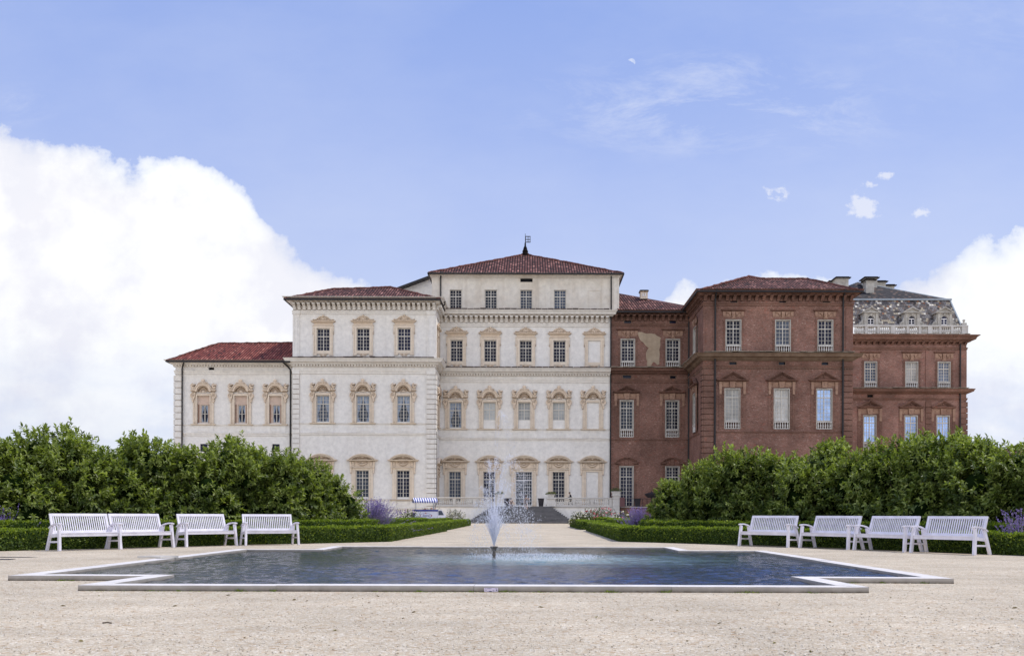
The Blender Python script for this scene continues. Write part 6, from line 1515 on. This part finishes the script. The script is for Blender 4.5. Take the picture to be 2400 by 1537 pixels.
# ================================================================== PEOPLE
def skinmesh(name, J, E, R, mat, parent, sub=2, root=0, extra=None):
    names = list(J); ix = {n: i for i, n in enumerate(names)}
    me = bpy.data.meshes.new(name); me.from_pydata([J[n] for n in names], [(ix[a], ix[b]) for a, b in E], [])
    o = bpy.data.objects.new('tmp', me); COL.objects.link(o); o.modifiers.new('s','SKIN')
    for n, v in zip(names, me.skin_vertices[0].data):
        rr = R[n]; v.radius = rr if hasattr(rr,'__len__') else (rr, rr); v.use_root = (ix[n] == root)
    s = o.modifiers.new('u','SUBSURF'); s.levels = sub; s.render_levels = sub
    bpy.context.view_layer.update(); nm = bpy.data.meshes.new_from_object(o.evaluated_get(bpy.context.evaluated_depsgraph_get()))
    bpy.data.objects.remove(o); nm.name = name; nm.materials.clear(); nm.materials.append(mat)
    if extra:
        b2 = bmesh.new(); b2.from_mesh(nm); t = extra.mesh('x', mat); b2.from_mesh(t); b2.to_mesh(nm); b2.free()
    nm.polygons.foreach_set('use_smooth', [True]*len(nm.polygons)); return link(name, nm, parent)
def person(label, loc, rz, J, top, bottom, hair, dress=False, sleeve=True, long_hair=False):
    t = thing('person', label, 'person', loc, rz, None); J = {k: Vector(v) for k, v in J.items()}
    E = [('pelvis','spine'),('spine','chest'),('chest','neck'),('neck','chin'),('chin','head'),('head','crown')]
    for s in 'LR': E += [('chest','sh'+s),('sh'+s,'el'+s),('el'+s,'wr'+s),('wr'+s,'pa'+s),('pelvis','hip'+s),('hip'+s,'kn'+s),('kn'+s,'an'+s),('an'+s,'toe'+s)]
    R = {'pelvis':(.14,.10),'spine':(.12,.085),'chest':(.14,.10),'neck':.05,'chin':.058,'head':.088,'crown':.06}
    for s in 'LR': R.update({'sh'+s:.058,'el'+s:.042,'wr'+s:.027,'pa'+s:(.036,.018),'hip'+s:.088,'kn'+s:.058,'an'+s:.038,'toe'+s:.034})
    for s in 'LR':      # five fingers, unequal and bent
        d = (J['pa'+s]-J['wr'+s]).normalized(); side = d.cross(Vector((0,1,.1))).normalized(); cur = d.cross(side).normalized()
        for i, (o_, l) in enumerate(((-.028,.062),(-.010,.075),(.009,.072),(.027,.056))):
            a = J['pa'+s]+side*o_+d*.035; b = a+d*l*.6+cur*l*.12; c = b+d*l*.45+cur*l*.35
            for n_, p in (('a',a),('b',b),('c',c)): J['f%s%d%s' % (s,i,n_)] = p; R['f%s%d%s' % (s,i,n_)] = .0088 if n_ != 'c' else .0075
            E += [('pa'+s,'f%s%da' % (s,i)),('f%s%da' % (s,i),'f%s%db' % (s,i)),('f%s%db' % (s,i),'f%s%dc' % (s,i))]
        a = J['wr'+s].lerp(J['pa'+s],.6)+side*-.04; b = a+d*.04+side*-.022; J['t%sa' % s] = a; J['t%sb' % s] = b; R['t%sa' % s] = .011; R['t%sb' % s] = .009; E += [('pa'+s,'t%sa' % s),('t%sa' % s,'t%sb' % s)]
    h = J['head']; f = (J['chin']-h); fwd = Vector((0,-1,0)); ex = MB()
    if abs(f.y) > .03: fwd = Vector((0,-.85,-.5)).normalized()
    ex.ball(tuple(h+fwd*.105+Vector((0,0,-.015))), .018, 6, 4, (.8,1,1.3)); ex.ball(tuple(h+fwd*.092+Vector((0,0,-.06))), .022, 6, 4, (1.2,.5,.4))
    for q in (-1, 1): ex.ball(tuple(h+Vector((q*.092,0,-.01))), .024, 6, 4, (.5,.8,1.3)); ex.ball(tuple(h+fwd*.088+Vector((q*.034,0,.012))), .012, 6, 4)
    skinmesh('body', J, E, R, MT['skin'], t, 2, 0, ex)
    g = .018; Ec = [('pelvis','spine'),('spine','chest')]; nn = ['pelvis','spine','chest']
    for s in 'LR':
        Ec += [('chest','sh'+s),('sh'+s,'el'+s)]; nn += ['sh'+s,'el'+s]
        if sleeve == 2: Ec += [('el'+s,'wr'+s)]; nn += ['wr'+s]
    Jc = {n: J[n] for n in nn}
    if sleeve == 1:
        for s in 'LR': Jc['el'+s] = J['sh'+s].lerp(J['el'+s], .7)
    Rc = {n: tuple(x+g for x in R[n]) if hasattr(R[n],'__len__') else R[n]+g for n in nn}; Rc['chest'] = (.165,.125); Rc['spine'] = (.15,.115); Rc['pelvis'] = (.165,.13)
    if dress:
        m_ = (J['knL']+J['knR'])/2; Jc['hem'] = J['pelvis'].lerp(m_,.55); Jc['hem2'] = J['pelvis'].lerp(m_,.92); Rc['hem'] = (.20,.155); Rc['hem2'] = (.215,.165); Ec += [('pelvis','hem'),('hem','hem2')]
        skinmesh('dress', Jc, Ec, Rc, MT[top], t)
    else:
        skinmesh('shirt', Jc, Ec, Rc, MT[top], t); nn = ['pelvis']; Ec = []
        for s in 'LR': nn += ['hip'+s,'kn'+s,'an'+s]; Ec += [('pelvis','hip'+s),('hip'+s,'kn'+s),('kn'+s,'an'+s)]
        skinmesh('trousers', {n: J[n] for n in nn}, Ec, {n: tuple(x+g for x in R[n]) if hasattr(R[n],'__len__') else R[n]+g+.006 for n in nn}, MT[bottom], t)
    for s in 'LR': m_ = MB(); c = J['an'+s].lerp(J['toe'+s],.45); m_.ball((c.x, c.y, c.z-.02), .06, 8, 6, (.75,1.9,.75)); m_.sm = True; m_.build('shoe', MT['dark_pot'], t)
    hm = MB(); hm.ball(tuple(h-fwd*.022+Vector((0,0,.035))), .108, 10, 7, (.95,1.02,1.0))
    if long_hair: hm.ball(tuple(h-fwd*.075+Vector((0,0,-.09))), .085, 8, 6, (1,.6,1.7))
    hm.build('hair', MT[hair], t); return t
def stand(step=0.0, armL=None, armR=None, look=0.0):
    J = {'pelvis':(0,0,.94),'spine':(0,0,1.13),'chest':(0,.01,1.31),'neck':(0,.005-look*.05,1.46),'chin':(0,-.01-look*.10,1.53),'head':(0,-.005-look*.12,1.615),'crown':(0,.0-look*.14,1.69)}
    for s, q in (('L',-1),('R',1)):
        d = step*q
        J.update({'sh'+s:(q*.175,.01,1.40),'el'+s:(q*.225,.03-d*.3,1.13),'wr'+s:(q*.23,-.05-d*.5,.90),'pa'+s:(q*.23,-.07-d*.55,.84),'hip'+s:(q*.095,0,.90),'kn'+s:(q*.10,-.03-d*.55,.50),'an'+s:(q*.10,.03-d*.9,.085),'toe'+s:(q*.115,-.11-d*.9,.04)})
    for s, a in (('L',armL),('R',armR)):
        if a: J['el'+s], J['wr'+s], J['pa'+s] = a
    return J
MT['skin'] = simple('skin', (.50,.32,.23), .6, .06, 20); MT['cloth_black'] = simple('black_cloth', (.018,.018,.022), .9, .2, 20); MT['cloth_dress'] = simple('patterned_dress', (.15,.12,.11), .9, .6, 9); MT['cloth_blue'] = simple('blue_grey_cloth', (.19,.22,.32), .9, .2, 12)
MT['cloth_jean'] = simple('dark_denim', (.05,.06,.11), .9, .2, 12); MT['cloth_tan'] = simple('grey_brown_cloth', (.22,.18,.16), .9, .3, 12); MT['hair_d'] = simple('dark_hair', (.022,.016,.013), .7, .3, 20); MT['hair_b'] = simple('brown_hair', (.08,.045,.028), .7, .3, 20)
X_ = lambda px, Y: pt(px,1180,Y).x
person('man in black clothes looking down, walking behind the right balustrade', (X_(1337,107.4),107.4,TZ), -PI/2-.15, stand(.22, None, ((.26,-.05,1.15),(.12,-.26,1.13),(.09,-.32,1.15)), 1.0), 'cloth_black', 'cloth_black', 'hair_d', sleeve=2)
person('woman in a short patterned dress climbing the steps, seen from behind', (X_(1233,104.95),104.95,TZ-.456), PI+.1, stand(.16, ((-.30,-.02,1.20),(-.36,-.20,1.33),(-.38,-.26,1.38)), None), 'cloth_dress', 'cloth_dress', 'hair_b', dress=True, sleeve=1, long_hair=True)
person('person in blue-grey top and jeans standing at the stair top behind the fountain spray', (X_(1168,106.9),106.9,TZ), .3, stand(.06), 'cloth_blue', 'cloth_jean', 'hair_b', sleeve=2)
J = {'pelvis':(0,0,.12),'spine':(0,.01,.32),'chest':(0,0,.52),'neck':(0,-.02,.67),'chin':(0,-.05,.74),'head':(0,-.05,.825),'crown':(0,-.05,.90)}
for s, q in (('L',-1),('R',1)): J.update({'sh'+s:(q*.175,0,.61),'el'+s:(q*.25,-.12,.38),'wr'+s:(q*.14,-.36,.32),'pa'+s:(q*.10,-.42,.32),'hip'+s:(q*.10,-.03,.11),'kn'+s:(q*.14,-.46,.16),'an'+s:(q*.13,-.52,-.235),'toe'+s:(q*.14,-.66,-.27)})
person('person in a grey-brown top sitting on the top step beside a dark pot', (X_(1198,105.8),105.8,TZ+.02), .1, J, 'cloth_tan', 'cloth_tan', 'hair_d', sleeve=1)
# ================================================================== MOON
mo = MB(); Ym = 3000.0; c = pt(1480,146.5,Ym); k = Ym/F; aT = math.radians(58); P = []
for i in range(13): a = -PI/2+PI*i/12; P.append((9.2*math.cos(a), 9.2*math.sin(a)))
for i in range(1,12): a = PI/2-PI*i/12; P.append((1.4*math.cos(a), 9.2*math.sin(a)))
mo.prism([(c.x+(x*math.cos(aT)-y*math.sin(aT))*k, c.z+(x*math.sin(aT)+y*math.cos(aT))*k) for x, y in P], Ym, Ym+1)
m, nt, b = newmat('moon_face'); e = nt.nodes.new('ShaderNodeEmission'); tcv = noise(nt, wcoords(nt), .12, 3); nt.links.new(ramp(nt, tcv, [(.3,(.52,.63,.93)),(.7,(.72,.78,.96))]), e.inputs[0]); e.inputs[1].default_value = 1.0
tr = nt.nodes.new('ShaderNodeBsdfTransparent'); x = nt.nodes.new('ShaderNodeMixShader'); x.inputs[0].default_value = .65; nt.links.new(tr.outputs[0], x.inputs[1]); nt.links.new(e.outputs[0], x.inputs[2]); nt.links.new(x.outputs[0], nt.nodes['Material Output'].inputs['Surface'])
tag(mo.build('moon', m), 'pale half moon high in the blue sky', 'moon')
# ================================================================== SKY, SUN, CAMERA
SUN_EL, SUN_AZ = math.radians(61), math.radians(70)      # azimuth from +y towards +x: high, right and a little behind the palace
w = bpy.data.worlds.new('World'); scene.world = w; w.use_nodes = True; nt = w.node_tree; bg = nt.nodes['Background']
tc = nt.nodes.new('ShaderNodeTexCoord'); sp = nt.nodes.new('ShaderNodeSeparateXYZ'); nt.links.new(tc.outputs['Generated'], sp.inputs[0]); dx, dy, dz = sp.outputs
ay = mth(nt, 'MAXIMUM', mth(nt, 'ABSOLUTE', dy), .06); U = mth(nt, 'DIVIDE', dx, ay); V = mth(nt, 'DIVIDE', dz, ay)
back = mth(nt, 'LESS_THAN', dy, 0.0)
sky = nt.nodes.new('ShaderNodeTexSky'); sky.sky_type = 'NISHITA'; sky.sun_disc = False; sky.sun_elevation = SUN_EL; sky.sun_rotation = SUN_AZ; sky.air_density = 1.0; sky.dust_density = .6
skc = mixc(nt, sky.outputs[0], (.115,.115,.115), 1.0, 'MULTIPLY')
grad = ramp(nt, dz, [(0.0,(.72,.79,.98)),(.10,(.66,.74,.975)),(.24,(.56,.655,.97)),(.36,(.435,.55,.945)),(.50,(.325,.455,.90)),(1.0,(.25,.38,.82))])
blue = mixc(nt, skc, grad, .85)
cb = nt.nodes.new('ShaderNodeCombineXYZ'); nt.links.new(U, cb.inputs[0]); nt.links.new(V, cb.inputs[1])
uv = cb.outputs[0]
def cn(scale, detail, rough, sc=(1,1,1), off=(0,0,0), dist=0.0):
    mp = nt.nodes.new('ShaderNodeMapping'); mp.inputs['Scale'].default_value = sc; mp.inputs['Location'].default_value = off; nt.links.new(uv, mp.inputs[0])
    n_ = N(nt, 'ShaderNodeTexNoise', Scale=scale, Detail=detail, Roughness=rough, Distortion=dist); nt.links.new(mp.outputs[0], n_.inputs['Vector']); return n_.outputs['Fac']
pts = [(-900,150),(-300,200),(0,292),(200,346),(300,398),(380,396),(450,384),(520,408),(580,470),(640,540),(680,572),(740,600),(800,655),(870,684),(980,735),(1100,800),(1440,800),(1500,760),(1560,705),(1600,674),(1650,690),(1720,665),(1790,648),(1860,655),(1980,668),(2060,668),(2110,640),(2200,606),(2290,572),(2400,566),(3200,500)]
top = ramp(nt, mth(nt, 'DIVIDE', mth(nt, 'ADD', U, 1.05), 2.1), [(min(1,max(0,((px-PX)/F+1.05)/2.1)), (PY-py)/F/.6) for px, py in pts]); top = mth(nt, 'MULTIPLY', top, .6)
top = mth(nt, 'ADD', top, mth(nt, 'MULTIPLY', back, .9))  # cloud cover added behind the camera, out of view, to brighten the facade
bil = cn(7, 8, .58, off=(3.1,1.7,0)); bils = cn(7, 8, .58, off=(3.1+.09,1.7-.16,0)); bil2 = cn(20, 6, .6, off=(1,5,0))
edge = mth(nt, 'ADD', mth(nt, 'SUBTRACT', top, V), mth(nt, 'ADD', mth(nt, 'MULTIPLY', mth(nt, 'SUBTRACT', bil, .5), .10), mth(nt, 'MULTIPLY', mth(nt, 'SUBTRACT', bil2, .5), .045)))
dens = ramp(nt, edge, [(.0,0.0),(.006,.8),(.016,1.0)], 'EASE')
# thinner, bluish gaps low down
low = ramp(nt, V, [(.07,1.0),(.20,0.0)]); gap = ramp(nt, cn(5, 6, .6, (1,2.2,1), (8,2,0)), [(.40,0.0),(.56,1.0)])
dens = mth(nt, 'SUBTRACT', dens, mth(nt, 'MULTIPLY', mth(nt, 'MULTIPLY', low, gap), .72), clamp=True)
body = ramp(nt, edge, [(.0,(.90,.93,1.0)),(.03,(1.04,1.04,1.05)),(.16,(1.03,1.03,1.05)),(.30,(.88,.90,.96)),(.42,(.76,.80,.91))])
shade = ramp(nt, cn(6, 7, .6, (1,1.6,1), (2,9,0)), [(.38,(1,1,1)),(.62,(.82,.855,.93))])
rightside = ramp(nt, U, [(.25,0.0),(.45,1.0)]) ; shade = mixc(nt, (1,1,1), shade, mth(nt, 'ADD', mth(nt, 'MULTIPLY', rightside, .45), mth(nt, 'ADD', mth(nt, 'MULTIPLY', low, .4), .18)), 'MIX')
cloud = mixc(nt, body, shade, 1.0, 'MULTIPLY')
emb = mth(nt, 'ADD', 1.0, mth(nt, 'MULTIPLY', mth(nt, 'SUBTRACT', bil, bils), .85)); emb = mth(nt, 'MINIMUM', emb, 1.06); emb = mth(nt, 'MAXIMUM', emb, .89)
ce = nt.nodes.new('ShaderNodeCombineXYZ'); [nt.links.new(emb, ce.inputs[i]) for i in range(2)]; nt.links.new(mth(nt, 'ADD', mth(nt, 'MULTIPLY', emb, .55), .45), ce.inputs[2])
cloud = mixc(nt, cloud, ce.outputs[0], 1.0, 'MULTIPLY')
col = mixc(nt, blue, cloud, dens)
# thin high wisps and a few small puffs
def blob(px, py, rx, ry, soft=1.0):
    a = mth(nt, 'DIVIDE', mth(nt, 'SUBTRACT', U, (px-PX)/F), rx/F); b_ = mth(nt, 'DIVIDE', mth(nt, 'SUBTRACT', V, (PY-py)/F), ry/F)
    d = mth(nt, 'SQRT', mth(nt, 'ADD', mth(nt, 'MULTIPLY', a, a), mth(nt, 'MULTIPLY', b_, b_))); return mth(nt, 'SUBTRACT', 1.0, d, clamp=True)
front = mth(nt, 'SUBTRACT', 1.0, back)
ws = ramp(nt, cn(6, 12, .74, (1,3.0,1), (4,3,0), .5), [(.46,0.0),(.80,1.0)])
wmask = mth(nt, 'ADD', blob(1680,255,600,140), mth(nt, 'MULTIPLY', blob(1640,150,260,50), .5), clamp=True); wmask = mth(nt, 'ADD', wmask, mth(nt, 'MULTIPLY', blob(2250,60,520,160), .3)); wmask = mth(nt, 'ADD', wmask, mth(nt, 'MULTIPLY', blob(40,250,120,60), .5))
wisp = mth(nt, 'MULTIPLY', mth(nt, 'MULTIPLY', mth(nt, 'MULTIPLY', ws, wmask), front), 1.0, clamp=True); col = mixc(nt, col, (.86,.89,.98), wisp)
haze = mth(nt, 'MULTIPLY', ramp(nt, cn(2.5, 6, .6, (1,2,1), (6,6,0)), [(.4,0.0),(.8,1.0)]), .22); col = mixc(nt, col, (.80,.85,.98), mth(nt, 'MULTIPLY', haze, front))
pn = cn(26, 6, .65, (1,1.3,1), (3,8,0))
pm = blob(2020,478,100,52)
for q in ((1800,455,70,40),(2152,494,36,34),(2075,410,62,36),(2040,430,45,25)): pm = mth(nt, 'MAXIMUM', pm, blob(*q))
puff = mth(nt, 'MULTIPLY', ramp(nt, mth(nt, 'ADD', pm, mth(nt, 'MULTIPLY', mth(nt, 'SUBTRACT', pn, .5), 3.4)), [(.72,0.0),(1.9,.55)]), mth(nt, 'MULTIPLY', front, ramp(nt, pm, [(0,0.0),(.2,1.0)])))
col = mixc(nt, col, (.97,.97,1.0), puff)
gnd = ramp(nt, dz, [(0.0,0.0),(.004,1.0)]) if False else None
col = mixc(nt, col, (1.55,1.51,1.45), back, 'MULTIPLY')  # unseen rear sky boosted to fill the facade with light
nt.links.new(col, bg.inputs['Color']); bg.inputs['Strength'].default_value = 1.0
sd = bpy.data.lights.new('Sun','SUN'); sd.energy = 3.0; sd.angle = math.radians(.53); sd.color = (1.0,.945,.86); so = bpy.data.objects.new('Sun', sd); COL.objects.link(so)
dirv = Vector((math.sin(SUN_AZ)*math.cos(SUN_EL), math.cos(SUN_AZ)*math.cos(SUN_EL), math.sin(SUN_EL))); so.rotation_euler = dirv.to_track_quat('Z','Y').to_euler(); so.location = (30,20,60)
cd = bpy.data.cameras.new('Camera'); cam = bpy.data.objects.new('Camera', cd); COL.objects.link(cam)
cam.location = (0,0,H); cam.rotation_euler = (PI/2, -ROLL, 0); cd.sensor_fit = 'HORIZONTAL'; cd.sensor_width = 36; cd.lens = 36*F/2400; cd.shift_x = -(PX-1200)/2400; cd.shift_y = (PY-768.5)/2400; cd.clip_start = .1; cd.clip_end = 6000
scene.camera = cam
scene.view_settings.view_transform = 'Standard'; scene.view_settings.look = 'None'; scene.view_settings.exposure = 0
